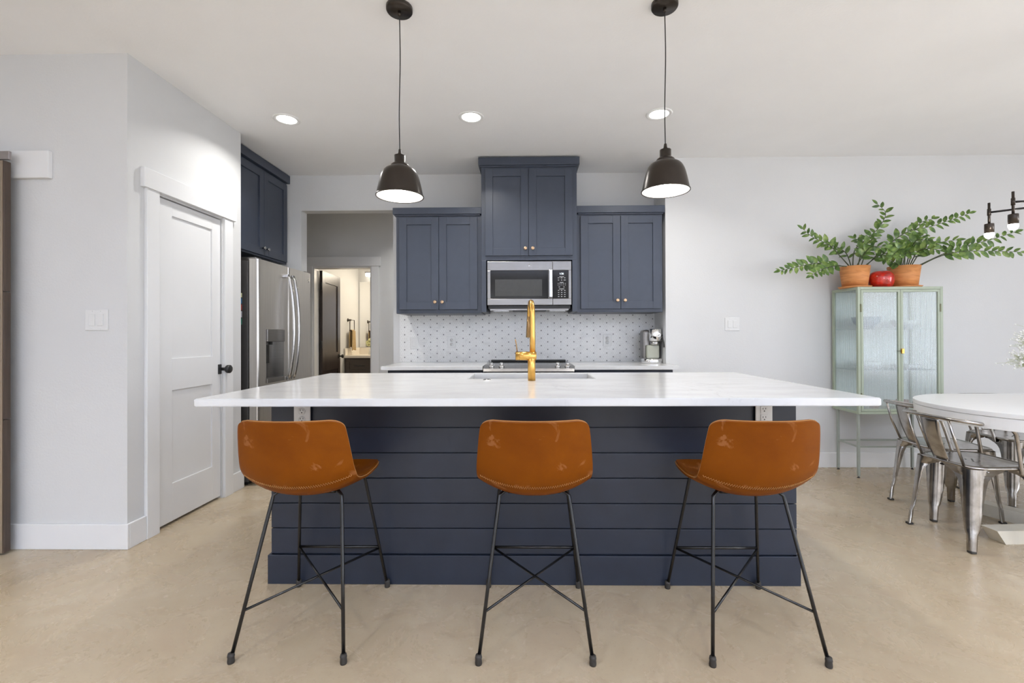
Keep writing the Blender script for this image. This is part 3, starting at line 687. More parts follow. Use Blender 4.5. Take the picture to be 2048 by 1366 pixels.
tag(link('air_switch', MB((-.222, 2.628, .914)).lathe([(.001, .009), (.012, .009), (.020, .006), (.024, 0), (.001, 0)], (-.222, 2.628, .914)), m_chrome), 'round chrome air switch button on the island worktop', 'air switch').location = (-.222, 2.628, .914)

# ================================================================== STOOLS (local frame: faces +y, towards the island)
def stool_proto():
    T = thing('bar_stool', '', 'stool', (0, 0, 0), 0, 'leather stools along the island')
    ST = [  # y, z, half width, edge dy, edge dz
        (-.268, .866, .182, .050, .000), (-.262, .845, .188, .053, .002), (-.252, .79, .196, .056, .004), (-.238, .72, .203, .058, .008), (-.222, .665, .207, .056, .018),
        (-.196, .618, .208, .046, .040), (-.158, .585, .206, .026, .055), (-.10, .568, .204, .010, .056), (-.02, .563, .204, 0, .050), (.07, .567, .202, 0, .044), (.14, .578, .197, 0, .034), (.195, .594, .186, -.004, .016), (.222, .602, .172, -.008, .004)]
    S4 = catmull([Vector(s[:3]) for s in ST], 6); E4 = catmull([Vector((s[3], s[4], 0)) for s in ST], 6)
    NU = 32; rows = []; n = len(S4)
    mid = [Vector((0, v.x, v.y)) for v in S4]; cum = [0]
    for i in range(1, n): cum.append(cum[-1] + (mid[i] - mid[i - 1]).length)
    def rounded(d, r): return 0 if d >= r else r - math.sqrt(max(0, r * r - (r - d) ** 2))
    for i in range(n):
        y, z, w_ = S4[i]; dy, dz = E4[i].x, E4[i].y; r = []
        wf = w_; w_ -= rounded(cum[i], .036) + rounded(cum[-1] - cum[i], .050)
        for j in range(NU + 1):
            u = 2 * j / NU - 1; k = abs(u * w_ / wf) ** 2.2
            r.append((u * w_, y + dy * k, z + dz * k))
        rows.append(r)
    sh = link('seat_shell', MB().grid(rows), m_leather, T)
    md = sh.modifiers.new('thick', 'SOLIDIFY'); md.thickness = .017; md.offset = -1
    sb = sh.modifiers.new('round', 'BEVEL'); sb.width = .0055; sb.segments = 2; sb.limit_method = 'ANGLE'; sb.angle_limit = math.radians(50)
    # decide the outside from the surface normal (outward = away from the sitter)
    def nrm(i, j):
        i0, i1 = max(i - 1, 0), min(i + 1, n - 1); j0, j1 = max(j - 1, 0), min(j + 1, NU)
        a = Vector(rows[i1][j]) - Vector(rows[i0][j]); b = Vector(rows[i][j1]) - Vector(rows[i][j0]); v = a.cross(b); v.normalize()
        return v if (v.y < 0 or v.z < 0) and (v.y * -1 + v.z * -1) > 0 else -v
    nn = nrm(12, 16); f0 = sh.data.polygons[12 * NU + 16].normal
    if f0.dot(nn) > 0: md.offset = 1
    # stitched edge and lower seam
    per = [(0, j) for j in range(NU + 1)] + [(i, NU) for i in range(2, n - 1)] + [(n - 1, j) for j in range(NU, -1, -1)] + [(i, 0) for i in range(n - 3, 1, -1)]
    pts = [Vector(rows[i][j]) + nrm(min(max(i, 3), n - 4), min(max(j, 3), NU - 3)) * .0085 for i, j in per]
    big = MB(); dense = catmull(pts, 3, True); zz = []
    c0 = Vector((0, -.02, .62))
    for k, p in enumerate(dense):
        out = p - c0; out.normalize(); zz.append(p + out * (.0016 if k % 2 else .0004))
    big.tube(zz, .0019, 5, closed=True)
    link('edge_stitching', big, m_stitch, sh)
    sm = []
    for k in range(97):
        u = -1 + 2 * k / 96; j = (u * .93 + 1) / 2 * NU; j0 = int(j); fr = j - j0; j1 = min(j0 + 1, NU)
        iv = 29.5 + (.9 if k % 2 else -.9) * .8; i0 = int(iv); fi = iv - i0
        def at(a, b): return Vector(rows[a][b]) + nrm(a, b) * .0181
        p = at(i0, j0).lerp(at(i0, j1), fr).lerp(at(i0 + 1, j0).lerp(at(i0 + 1, j1), fr), fi); sm.append(p)
    link('seam_stitching', MB().tube(sm, .0013, 5), m_stitch, sh)
    top = {}
    for sx in (-1, 1):
        for (ty, fy, fxx, txx) in ((-.095, -.253, .2025, .135), (.140, .253, .2075, .143)):
            foot = Vector((sx * fxx, fy, .012)); tp = Vector((sx * txx, ty, .545)); inn = Vector((sx * (txx - .035), ty * .8, .560))
            lg = link('leg', MB().tube([foot, foot.lerp(tp, .5), foot.lerp(tp, .93), tp, tp.lerp(inn, .5) + Vector((0, 0, .006)), inn], .0068, 12), m_blackm, T)
            dirv = (tp - foot).normalized()
            b0 = Vector((sx * fxx, fy, 0))
            link('rubber_foot', MB().lathe([(.001, 0), (.0115, 0), (.0125, .006), (.0112, .02), (.0125, .024), (.0105, .034), (.001, .034)], b0, seg=18), m_rubber, lg)
            top[(sx, fy > 0)] = (foot, tp)
    def on(sx, far, z):
        f, t_ = top[(sx, far)]; return f.lerp(t_, (z - f.z) / (t_.z - f.z))
    link('footrest', MB().cyl(on(-1, True, .205), on(1, True, .205), .0062, 12), m_blackm, T)
    a, b = on(-1, False, .160), on(1, True, .200); c, d = on(1, False, .160), on(-1, True, .200)
    link('cross_brace', MB().cyl(a, b, .0048, 10).cyl(c + Vector((0, 0, .004)), d + Vector((0, 0, .004)), .0048, 10), m_blackm, T)
    link('seat_mount', MB().tube([(-.10, -.076, .553), (.10, -.076, .553), (.108, .112, .555), (-.108, .112, .555)], .006, 10, closed=True), m_blackm, T)
    return T
st = stool_proto()
for k, (x, y, lab) in enumerate(((-.857, 1.905, 'tan leather stool on black legs at the left end of the island, near the fridge'),
                                  (.030, 1.906, 'tan leather stool on black legs, middle of the three, in line with the gold faucet'),
                                  (.856, 1.905, 'tan leather stool on black legs at the island’s right end, nearest the dining table'))):
    q = st if k == 0 else copy_tree(st)
    q.location = (x, y, 0); q['label'] = lab

# ================================================================== PENDANTS AND DOWNLIGHTS
def pendant(x, y, zr, label, warm):
    T = thing('pendant_lamp', label, 'pendant lamp', (x, y, H), 0, 'pendants over the island'); o = T.location
    cn = link('canopy', MB(o).lathe([(.001, 0), (.062, 0), (.062, -.016), (.058, -.022), (.001, -.022)], (x, y, H)), m_bronze, T)
    link('strain_relief', MB(o).lathe([(.001, 0), (.009, 0), (.006, -.02), (.001, -.02)], (x, y, H - .022)), m_bronze, cn)
    link('cord', MB(o).tube([(x, y, H - .03), (x + .003, y, H - .25), (x - .002, y, H - .5), (x, y, zr + .215)], .0026, 8, smooth_path=6), m_black, T)
    link('socket', MB(o).lathe([(.001, .222), (.006, .222), (.009, .203), (.0125, .199), (.0125, .195), (.026, .193), (.026, .158), (.028, .156), (.034, .154), (.043, .146), (.046, .132), (.001, .132)], (x, y, zr)), m_bronze, T)
    P = [(.044, .136), (.060, .131), (.075, .119), (.087, .097), (.096, .066), (.104, .030), (.110, 0)]
    prof = [tuple(v[:2]) for v in catmull([Vector((a, b, 0)) for a, b in P], 4)]
    sh = link('shade', MB(o).lathe(prof, (x, y, zr), seg=56, capped=False).lathe([(.110, 0), (.1125, .001), (.1125, -.004), (.1085, -.004), (.1085, 0)], (x, y, zr), seg=56, capped=False), m_bronze, T)
    link('inner_enamel', MB(o).lathe([(a - .0025, b - .002) for a, b in prof[:-1]] + [(.1075, -.002)], (x, y, zr), seg=56, capped=False), m_shadein, sh)
    link('bulb', MB(o).lathe([(.001, .012), (.018, .016), (.028, .032), (.030, .05), (.022, .075), (.014, .09), (.013, .11)], (x, y, zr), seg=24, capped=False), m_bulb, T)
    d = bpy.data.lights.new('pendant_light', 'SPOT'); d.energy = 11; d.color = warm; d.shadow_soft_size = .04; d.spot_size = math.radians(128); d.spot_blend = .5
    l = bpy.data.objects.new('pendant_light', d); COL.objects.link(l); l.location = (x, y, zr + .006)
    d = bpy.data.lights.new('pendant_glow', 'POINT'); d.energy = 2.5; d.color = warm; d.shadow_soft_size = .03
    l = bpy.data.objects.new('pendant_glow', d); COL.objects.link(l); l.location = (x, y, zr + .02)
pendant(-.600, 2.21, 1.836, 'dark bronze pendant lamp hanging left of the microwave', (1, .93, .84))
pendant(.664, 2.21, 1.851, 'dark bronze pendant lamp hanging right of the microwave', (1, .97, .93))
def downlight(x, y, label, vis=True, power=13):
    T = thing('recessed_light', label, 'ceiling light', (x, y, H), 0, 'recessed ceiling lights'); o = T.location
    link('trim_ring', MB(o).lathe([(.092, 0), (.092, -.003), (.086, -.006), (.068, -.004), (.066, 0)], (x, y, H), seg=48, capped=False), m_white, T)
    link('lens', MB(o).lathe([(.001, -.0022), (.067, -.0022), (.067, -.0005), (.001, -.0005)], (x, y, H), seg=48), m_led, T)
    area('recessed_glow', (x, y, H - .009), (0, 0, 0), .12, .12, power, (1, .985, .96), 'DISK', math.radians(138 if vis else 115))
downlight(-1.727, 3.335, 'round recessed light in the ceiling nearest the navy fridge cabinet')
downlight(-.388, 3.33, 'round recessed light in the ceiling between the two pendant cords')
downlight(.953, 3.315, 'round recessed light in the ceiling just behind the right pendant cord')
for x, y in ((-3.4, .2), (-1.7, -.1), (.5, -.5), (2.3, -.1), (4.2, .2), (-2.4, -2.6), (.4, -2.6), (3.2, -2.6)):
    downlight(x, y, 'round recessed ceiling light of the living area behind the camera', False, 20)

# ================================================================== BARN DOOR AT THE LEFT EDGE
T = thing('barn_door', 'dark brown sliding barn door cut off at the left edge', 'barn door', (-3.3, 2.465, 0)); o = T.location
bx0, bx1, by0, by1 = -3.80, -2.798, 2.448, 2.484
fr = MB(o)
fr.box((bx0, by0, .012), (bx0 + .13, by1, 2.118), .002); fr.box((bx1 - .13, by0, .012), (bx1, by1, .724), .002).box((bx1 - .13, by0, .727), (bx1, by1, 1.412), .002).box((bx1 - .13, by0, 1.415), (bx1, by1, 2.118), .002)
for z0, z1 in ((.012, .15), (.66, .79), (1.35, 1.48), (1.98, 2.118)): fr.box((bx0 + .13, by0, z0), (bx1 - .13, by1, z1), .002)
link('frame', fr, m_barn, T)
pb = MB(o)
for z0, z1 in ((.15, .66), (.79, 1.35), (1.48, 1.98)): pb.box((bx0 + .13, by0 + .01, z0), (bx1 - .13, by1 - .01, z1))
link('panel', pb, m_barn, T)
link('face_strip', MB(o).box((bx1 - .128, by0 - .004, .014), (bx1 - .004, by0 - .0002, 2.116), .001), m_barnf, T)
for x in (bx0 + .2, bx1 - .2):
    link('roller_hanger', MB(o).box((x - .02, by0 - .008, 1.95), (x + .02, by0 - .003, 2.19), .001).cyl((x, by0 - .012, 2.20), (x, by0 + .03, 2.20), .04), m_blackm, T)
T = thing('barn_door_track', 'grey steel barn door track rail above the brown door', 'track', (-3.3, 2.46, 2.13)); o = T.location
link('rail', MB(o).box((-4.9, 2.452, 2.125), (-2.775, 2.466, 2.170), .002), m_track, T)
link('standoffs', MB(o).cyl((-2.95, 2.466, 2.147), (-2.95, 2.512, 2.147), .012).cyl((-3.7, 2.466, 2.147), (-3.7, 2.512, 2.147), .012).cyl((-4.5, 2.466, 2.147), (-4.5, 2.512, 2.147), .012), m_track, T)
struct('trim_4', MB().box((-5.0, 2.512, 2.045), (-2.622, 2.536, 2.195), .002), m_trim)

m_shelf = pm('shelf_sheet', (.30, .37, .38), .4)
# ================================================================== GREEN DISPLAY CABINET
T = thing('display_cabinet', 'sage green metal cabinet with reeded glass doors holding two potted plants', 'cabinet', (3.02, 3.96, 0)); o = T.location
cx0, cx1, cy0, cy1, cz0, cz1 = 2.682, 3.362, 3.795, 4.115, .522, 1.552
k = .022
fr = MB(o)
for x in (cx0, cx1 - k):
    for y in (cy0, cy1 - k): fr.box((x, y, cz0), (x + k, y + k, cz1), .0015)
for z in (cz0, cz1 - k):
    for y in (cy0, cy1 - k): fr.box((cx0 + k, y, z), (cx1 - k, y + k, z + k), .0015)
    for x in (cx0, cx1 - k): fr.box((x, cy0 + k, z), (x + k, cy1 - k, z + k), .0015)
link('frame', fr, m_sage, T)
link('top_panel', MB(o).box((cx0 + k, cy0 + k, cz1 - .004), (cx1 - k, cy1 - k, cz1 - .001)), m_sage, T)
link('bottom_panel', MB(o).box((cx0 + k, cy0 + k, cz0 + .012), (cx1 - k, cy1 - k, cz0 + .016)), m_sage, T)
link('back_panel', MB(o).box((cx0 + k, cy1 - .008, cz0 + k), (cx1 - k, cy1 - .004, cz1 - k)), m_inner, T)
for z in (.878, 1.212): link('shelf', MB(o).box((cx0 + .012, cy0 + .03, z - .005), (cx1 - .012, cy1 - .03, z), .001), m_shelf, T)
def reeded(x0, x1, z0, z1, y, axis=1, u0=0, u1=0):
    n = int(round((x1 - x0) / .0098)); r0, r1 = [], []
    for i in range(n * 4 + 1):
        u = x0 + (x1 - x0) * i / (n * 4); b = .0012 * abs(math.sin(PI * i / 4))
        p = (u, y - b) if axis == 1 else (y - b, u)
        r0.append((*p, z0)); r1.append((*p, z1))
    return [r0, r1]
gy = cy0 + .008
mid = (cx0 + cx1) / 2
for a, b, hx in ((cx0 + k + .002, mid - .001, 'l'), (mid + .001, cx1 - k - .002, 'r')):
    z0, z1 = cz0 + k + .002, cz1 - k - .002; q = .019
    dm = MB(o).box((a, cy0 - .001, z0), (a + q, cy0 + .017, z1), .0012).box((b - q, cy0 - .001, z0), (b, cy0 + .017, z1), .0012).box((a + q, cy0 - .001, z0), (b - q, cy0 + .017, z0 + q), .0012).box((a + q, cy0 - .001, z1 - q), (b - q, cy0 + .017, z1), .0012)
    dr = link('door', dm, m_sage, T)
    link('reeded_pane', MB(o).grid(reeded(a + q, b - q, z0 + q, z1 - q, gy)), m_reed, dr)
    xh = a - .001 if hx == 'l' else b + .001
    for z in (.66, 1.38): link('hinge', MB(o).box((xh - .005, cy0 - .005, z - .032), (xh + .005, cy0 + .002, z + .032), .001), pm('olive_hinge', (.13, .13, .07), .4, .5), dr)
    if hx == 'r':
        lk = link('brass_latch', MB(o).box((a - .002, cy0 - .016, 1.012), (a + .018, cy0 - .001, 1.052), .003), m_gold, dr)
        link('keyhole', MB(o).cyl((a + .009, cy0 - .0168, 1.032), (a + .009, cy0 - .0158, 1.032), .003, 10), m_slot, lk)
    else:
        link('latch_bar', MB(o).box((b - .026, cy0 - .006, 1.030), (b - .001, cy0 - .001, 1.036), .001), pm('olive_bar', (.12, .12, .08), .4, .5), dr)
for x, s in ((cx0, 1), (cx1, -1)):
    n = reeded(cy0 + k, cy1 - k, cz0 + k, cz1 - k, x + (.012 if s == 1 else -.010), axis=0)
    link('side_pane', MB(o).grid(n), m_reed_side, T)
lx0, lx1, ly0, ly1 = 2.705, 3.339, 3.832, 4.078
for x in (lx0, lx1):
    for y in (ly0, ly1):
        lg = link('leg', MB(o).box((x - .009, y - .009, .014), (x + .009, y + .009, cz0), .001), m_sageleg, T)
        link('levelling_foot', MB(o).lathe([(.001, 0), (.011, 0), (.011, .004), (.005, .006), (.005, .014), (.001, .014)], (x, y, 0), seg=16), m_black, lg)
link('stretcher', MB(o).box((lx0, ly0 - .006, .246), (lx1, ly0 + .006, .258)).box((lx0, ly1 - .006, .246), (lx1, ly1 + .006, .258)).box((lx0 - .006, ly0, .246), (lx0 + .006, ly1, .258)).box((lx1 - .006, ly0, .246), (lx1 + .006, ly1, .258)), m_sageleg, T)
# blurred dishes standing on the cabinet shelves
def bowl(x, y, z, r, h, m, name, lab, cat):
    ob = link(name, MB((x, y, z)).lathe([(r * .45, 0), (r * .5, h * .08), (r * .85, h * .5), (r, h), (r * .96, h), (r * .8, h * .5), (r * .4, h * .12), (.001, h * .12)], (x, y, z), seg=28), m); ob.location = (x, y, z); tag(ob, lab, cat)
bowl(2.86, 3.95, 1.2125, .105, .10, m_blued, 'serving_bowl', 'blue-grey bowl behind the left glass door, upper shelf of the green cabinet', 'bowl')
bowl(3.18, 3.95, 1.2125, .10, .07, m_plate, 'serving_bowl', 'pale bowl behind the right glass door, upper shelf of the green cabinet', 'bowl')
bowl(2.86, 3.95, .8785, .11, .06, m_plate, 'serving_bowl', 'pale shallow bowl behind the left glass door, lower shelf of the green cabinet', 'bowl')
bowl(3.19, 3.95, .8785, .11, .035, m_plate, 'serving_plate', 'pale plate behind the right glass door, lower shelf of the green cabinet', 'plate')
for i, (x, m, lab) in enumerate(((2.79, m_blued, 'blue-grey cup at the bottom of the green cabinet, left'), (2.90, m_rust, 'rust-coloured cup at the bottom of the green cabinet, left of the door seam'), (3.13, m_rust, 'rust-coloured cup at the bottom of the green cabinet, right of the door seam'), (3.25, m_plate, 'pale cup at the bottom of the green cabinet, right'))):
    bowl(x, 3.92, cz0 + .0165, .045, .085, m, 'cup', lab, 'cup')

# ================================================================== PLANTS, VASE ON THE CABINET
def leaf(mb, p, d, nrm, L, W):
    d = d.normalized(); x = d.cross(nrm); x.normalize(); nz = x.cross(d); nz.normalize()
    n = 7; rows_ = []
    for i in range(n):
        u = i / (n - 1); wv = W * math.sin(PI * min(1, u ** .85 * .98 + .02)) ** .75 * (1 if i < n - 1 else .05)
        c = p + d * (L * u) - nz * (.12 * L * u * u)
        rows_.append([c - x * wv + nz * wv * .25, c, c + x * wv + nz * wv * .25])
    mb.grid(rows_)
def plant(px, py, rt, rb, h, fronds, label, plabel):
    T = thing('zz_plant', label, 'potted plant', (px, py, cz1 + .0005)); o = T.location; z0 = cz1 + .0005
    link('saucer', MB(o).lathe([(.001, 0), (rb + .018, 0), (rb + .032, .014), (rb + .026, .014), (rb + .014, .006), (.001, .006)], (px, py, z0)), m_terra, T)
    link('pot', MB(o).lathe([(.001, .0065), (rb, .0065), (rt, h), (rt - .010, h), (rt - .014, h - .03), (.001, h - .03)], (px, py, z0), seg=48), m_terra, T)
    link('soil', MB(o).lathe([(.001, h - .022), (rt - .0135, h - .022), (rt - .0135, h - .029), (.001, h - .029)], (px, py, z0)), m_soil, T)
    for F in fronds:
        P = [Vector(p) for p in F]
        root = Vector((px + (P[0].x - px) * .5, py + (P[0].y - py) * .5, z0 + h - .026))
        P = [root] + P
        C = catmull(P, 8); n = len(C)
        ln = sum((C[i + 1] - C[i]).length for i in range(n - 1))
        rad = [.0058 * (1 - .75 * i / (n - 1)) for i in range(n)]
        fr = link('frond_stem', MB(o).tube(C, rad, 7), m_stem, T)
        lm = MB(o); acc = 0; nxt = .34 * ln if ln > .3 else .22 * ln; side = 1
        step = .0225
        for i in range(n - 1):
            seg = (C[i + 1] - C[i]); L0 = seg.length
            while acc + L0 >= nxt:
                p = C[i] + seg * ((nxt - acc) / L0); tg = seg.normalized()
                view = Vector((-.55, -.8, .15)).normalized()
                sd = tg.cross(view); sd.normalize(); sd *= side
                tt = nxt / ln
                dirv = sd * (.95) + tg * (.35 + .5 * tt) + Vector((random.uniform(-.25, .25), random.uniform(-.5, .3), random.uniform(-.25, .2)))
                nr = view + Vector((random.uniform(-.5, .5), random.uniform(-.3, .3), random.uniform(-.3, .8)))
                L = random.uniform(.064, .086) * (1 - .35 * max(0, tt - .6) / .4)
                leaf(lm, p, dirv, nr, L, L * random.uniform(.21, .27)); side = -side; nxt += step * random.uniform(.85, 1.15)
            acc += L0
        leaf(lm, C[-1], (C[-1] - C[-2]), Vector((-.3, -.9, .3)), .06, .012)
        link('leaflets', lm, m_leaf, fr)
plant(2.756, 3.935, .110, .088, .182, LF, 'bushy dark green plant in the left terracotta pot on the green cabinet', '')
plant(3.163, 3.935, .114, .092, .182, RF, 'spreading dark green plant in the right terracotta pot on the green cabinet', '')
rv = [(.001, 0), (.056, 0), (.080, .022), (.091, .066), (.087, .102), (.066, .132), (.034, .142), (.028, .138), (.028, .11), (.001, .11)]
rv = [tuple(v[:2]) for v in catmull([Vector((a, b, 0)) for a, b in rv], 3)]
vz = link('round_vase', MB((2.957, 3.91, cz1 + .0005)).lathe([(max(.001, a), b) for a, b in rv], (2.957, 3.91, cz1 + .0005), seg=48), m_red); vz.location = (2.957, 3.91, cz1 + .0005)
tag(vz, 'glossy red round vase between the two terracotta pots', 'vase')

# ================================================================== DINING TABLE
T = thing('dining_table', 'large white oval dining table at the right edge of the photo', 'table', (3.15, 2.69, 0)); o = T.location
def stadium(r, x0=2.905, x1=3.42, y=2.69, n=72):
    return [(x0 + r * math.cos(PI / 2 + PI * i / n), y + r * math.sin(PI / 2 + PI * i / n)) for i in range(n + 1)] + [(x1 + r * math.cos(-PI / 2 + PI * i / n), y + r * math.sin(-PI / 2 + PI * i / n)) for i in range(n + 1)]
link('tabletop', MB(o).prism(stadium(.540), .736, .760, .002), m_tabwhite, T)
link('apron', MB(o).prism(stadium(.537), .672, .7345, .001), m_tabwhite, T)
link('pedestal', MB(o).box((3.06, 2.60, .10), (3.26, 2.78, .672), .006), m_cream, T)
def beam(x0, y0, x1, y1, mbx):
    d = Vector((x1 - x0, y1 - y0, 0)); L = d.length; d.normalize(); s = Vector((-d.y, d.x, 0)) * .045; a = Vector((x0, y0, 0)); b = Vector((x1, y1, 0))
    up = Vector((0, 0, .075)); e = d * .05
    mbx.quad([a + s + e, a - s + e, b - s - e, b + s - e][::-1]); mbx.quad([a + s + up, a - s + up, b - s + up, b + s + up])
    mbx.quad([a + s + e, a - s + e, a - s + up, a + s + up]); mbx.quad([b - s - e, b + s - e, b + s + up, b - s + up])
    mbx.quad([a - s + e, b - s - e, b - s + up, a - s + up]); mbx.quad([b + s - e, a + s + e, a + s + up, b + s + up])
ft = MB(o); beam(2.60, 2.66, 3.70, 2.72, ft); link('floor_beam', ft, m_cream, T)
ft = MB(o); beam(2.93, 3.17, 3.38, 2.22, ft); link('floor_beam', ft, m_cream, T)

# ================================================================== METAL ARMCHAIRS (local frame: faces +y)
def chair_proto():
    T = thing('dining_chair', '', 'chair', (0, 0, 0), 0, 'metal armchairs round the dining table')
    hw = .178; zt = .452
    def sq(u, v, r=.19):   # square to rounded square
        x, y = u, v; m = max(abs(u), abs(v))
        if m == 0: return 0, 0
        l = math.hypot(u, v); k = (abs(u) ** 5 + abs(v) ** 5) ** .2
        return u * m / k * r, v * m / k * r
    N = 20; rows = []
    for i in range(N + 1):
        r = []
        for j in range(N + 1):
            u, v = 2 * j / N - 1, 2 * i / N - 1; x, y = sq(u, v, hw); m = max(abs(u), abs(v))
            r.append((x, y, zt - .010 * (1 - m ** 4) - .004 * max(0, (m - .94) / .06)))
        rows.append(r)
    seat = link('seat', MB().grid(rows), m_gun, T)
    md = seat.modifiers.new('thick', 'SOLIDIFY'); md.thickness = .002; md.offset = -1
    rim = []
    for i in range(64):
        a = 2 * PI * i / 64; u, v = math.cos(a), math.sin(a); m = max(abs(u), abs(v)); u /= m; v /= m
        x, y = sq(u, v, hw + .002); rim.append((x, y, zt - .010))
    link('rolled_rim', MB().tube(rim, .009, 10, closed=True), m_gun, seat)
    dh = MB()
    for x, y in ((0, 0), (.022, .018), (-.022, .018), (.022, -.018), (-.022, -.018)): dh.lathe([(.001, .0008), (.0045, .0008), (.0045, 0)], (x, y, zt - .0098), seg=10)
    link('drain_holes', dh, m_slot, seat)
    prof = [(.436, .1785, 0), (.425, .166, 0), (.41, .126, .0), (.395, .102, .04), (.375, .086, .10), (.34, .076, .20), (.28, .066, .26), (.20, .055, .30), (.13, .046, .34), (.108, .040, .38), (.095, .032, .5), (.05, .030, .6), (.010, .029, .6)]
    for sx in (-1, 1):
        for sy in (-1, 1):
            rows = []
            for z, wl, dep in prof:
                k = (zt - z) / zt; c = Vector((sx * (hw + .004 + .026 * k), sy * (hw + .004 + (.036 if sy < 0 else .022) * k), z))
                A = c - Vector((sx * wl, 0, 0)); B = c - Vector((0, sy * wl, 0)); r = []
                rr = min(wl, .050)
                P0 = c - Vector((sx * rr, 0, 0)); P1 = c - Vector((0, sy * rr, 0))
                r.append(A)
                for q in range(9):
                    u = q / 8; r.append(P0 * (1 - u) ** 2 + c * 2 * u * (1 - u) + P1 * u * u)
                r.append(B)
                # folded-in back of the pressed leg; flat against the sheet up in the apron
                for q in (.25, .5, .75):
                    sh_ = r[1 + int(8 * (1 - q))]; inn = B.lerp(A, q) - Vector((sx * wl, sy * wl, 0)) * (.28 * 4 * q * (1 - q))
                    base_ = sh_ - Vector((sx * .003, sy * .003, 0)); r.append(base_.lerp(inn, min(1, dep * 1.7)))
                rows.append(r)
            lg = link('leg', MB().grid(rows, wrap=True), m_gun, T)
            c = Vector((sx * (hw + .030), sy * (hw + (.040 if sy < 0 else .026)), 0)) - Vector((sx * .015, sy * .015, 0))
            link('foot_cap', MB().box((c.x - .015, c.y - .015, 0), (c.x + .015, c.y + .015, .013), .004), m_rubber, lg)
            link('rivet', MB().blob((sx * (hw + .005), sy * .10, .425), .006, 6), m_gun, lg)
    # splat
    rows = []
    for i in range(9):
        u = i / 8; y = -.180 - .076 * u - .012 * math.sin(PI * u); z = .445 + .255 * u; w_ = .048 + .012 * u
        rows.append([(w_ * v, y - .006 * (1 - v * v), z) for v in (-1, -.6, -.2, .2, .6, 1)])
    sp_ = link('splat', MB().grid(rows), m_gun, T); md = sp_.modifiers.new('thick', 'SOLIDIFY'); md.thickness = .003
    ra = [(.192, .075, .415), (.194, .068, .45), (.210, .030, .60), (.216, .010, .645), (.218, -.03, .667), (.218, -.12, .683), (.214, -.19, .694), (.190, -.236, .700), (.14, -.264, .702), (.07, -.273, .703), (0, -.275, .703)]
    ra += [(-x, y, z) for x, y, z in ra[-2::-1]]
    link('arm_rail', MB().tube(ra, .0095, 12, smooth_path=5), m_gun, T)
    link('back_stay', MB().tube([(.130, -.266, .700), (.135, -.232, .58), (.128, -.178, .447)], .007, 10), m_gun, T)
    link('back_stay', MB().tube([(-.130, -.266, .700), (-.135, -.232, .58), (-.128, -.178, .447)], .007, 10), m_gun, T)
    link('under_brace', MB().box((-.18, -.012, .425), (.18, .012, .432)).box((-.012, -.18, .418), (.012, .18, .425)), m_blackm, T)
    return T
ch = chair_proto()
for k, (x, y, a, lab) in enumerate(((2.565, 2.715, -88, 'gunmetal armchair nearest the camera, tucked under the left end of the white table'),
                                     (2.755, 3.115, -95, 'gunmetal armchair behind the nearest one, in front of the green cabinet'),
                                     (3.46, 3.36, 178, 'gunmetal armchair at the right edge, on the wall side of the white table'))):
    q = ch if k == 0 else copy_tree(ch)
    q.location = (x, y, 0); q.rotation_euler = (0, 0, math.radians(a)); q['label'] = lab

# ================================================================== CHANDELIER OVER THE TABLE
T = thing('chandelier', 'black rod chandelier with white cylinder lamps at the right edge', 'chandelier', (2.98, 2.47, H)); o = T.location
hub = Vector((2.98, 2.47, 1.89))
link('ceiling_canopy', MB(o).lathe([(.001, 0), (.07, 0), (.07, -.025), (.001, -.025)], (hub.x, hub.y, H)), m_blackm, T)
link('stem', MB(o).cyl((hub.x, hub.y, H - .025), (hub.x, hub.y, hub.z - .05), .007), m_blackm, T)
hd = [Vector((2.675, 2.72, 1.868)), Vector((2.605, 2.52, 1.872))]
hd += [Vector((2 * hub.x - p.x, 2 * hub.y - p.y, p.z)) for p in hd]
for p in hd:
    link('arm', MB(o).cyl(p, Vector((hub.x, hub.y, p.z)), .0058, 12), m_blackm, T)
    sk = link('lamp_holder', MB(o).cyl((p.x, p.y, p.z + .055), (p.x, p.y, p.z - .08), .0062, 14).lathe([(.001, .020), (.0088, .020), (.0088, -.018), (.001, -.018)], p, seg=16).lathe([(.001, -.066), (.0205, -.066), (.0215, -.068), (.0215, -.120), (.001, -.120)], p, seg=28), m_bronze, T)
    link('bulb', MB(o).lathe([(.001, -.120), (.0212, -.120), (.0212, -.132), (.016, -.146), (.001, -.152)], p, seg=24), m_bulb, sk)
    d = bpy.data.lights.new('chandelier_light', 'POINT'); d.energy = 3; d.color = (1, .94, .86); d.shadow_soft_size = .025
    l = bpy.data.objects.new('chandelier_light', d); COL.objects.link(l); l.location = (p.x, p.y, p.z - .19)

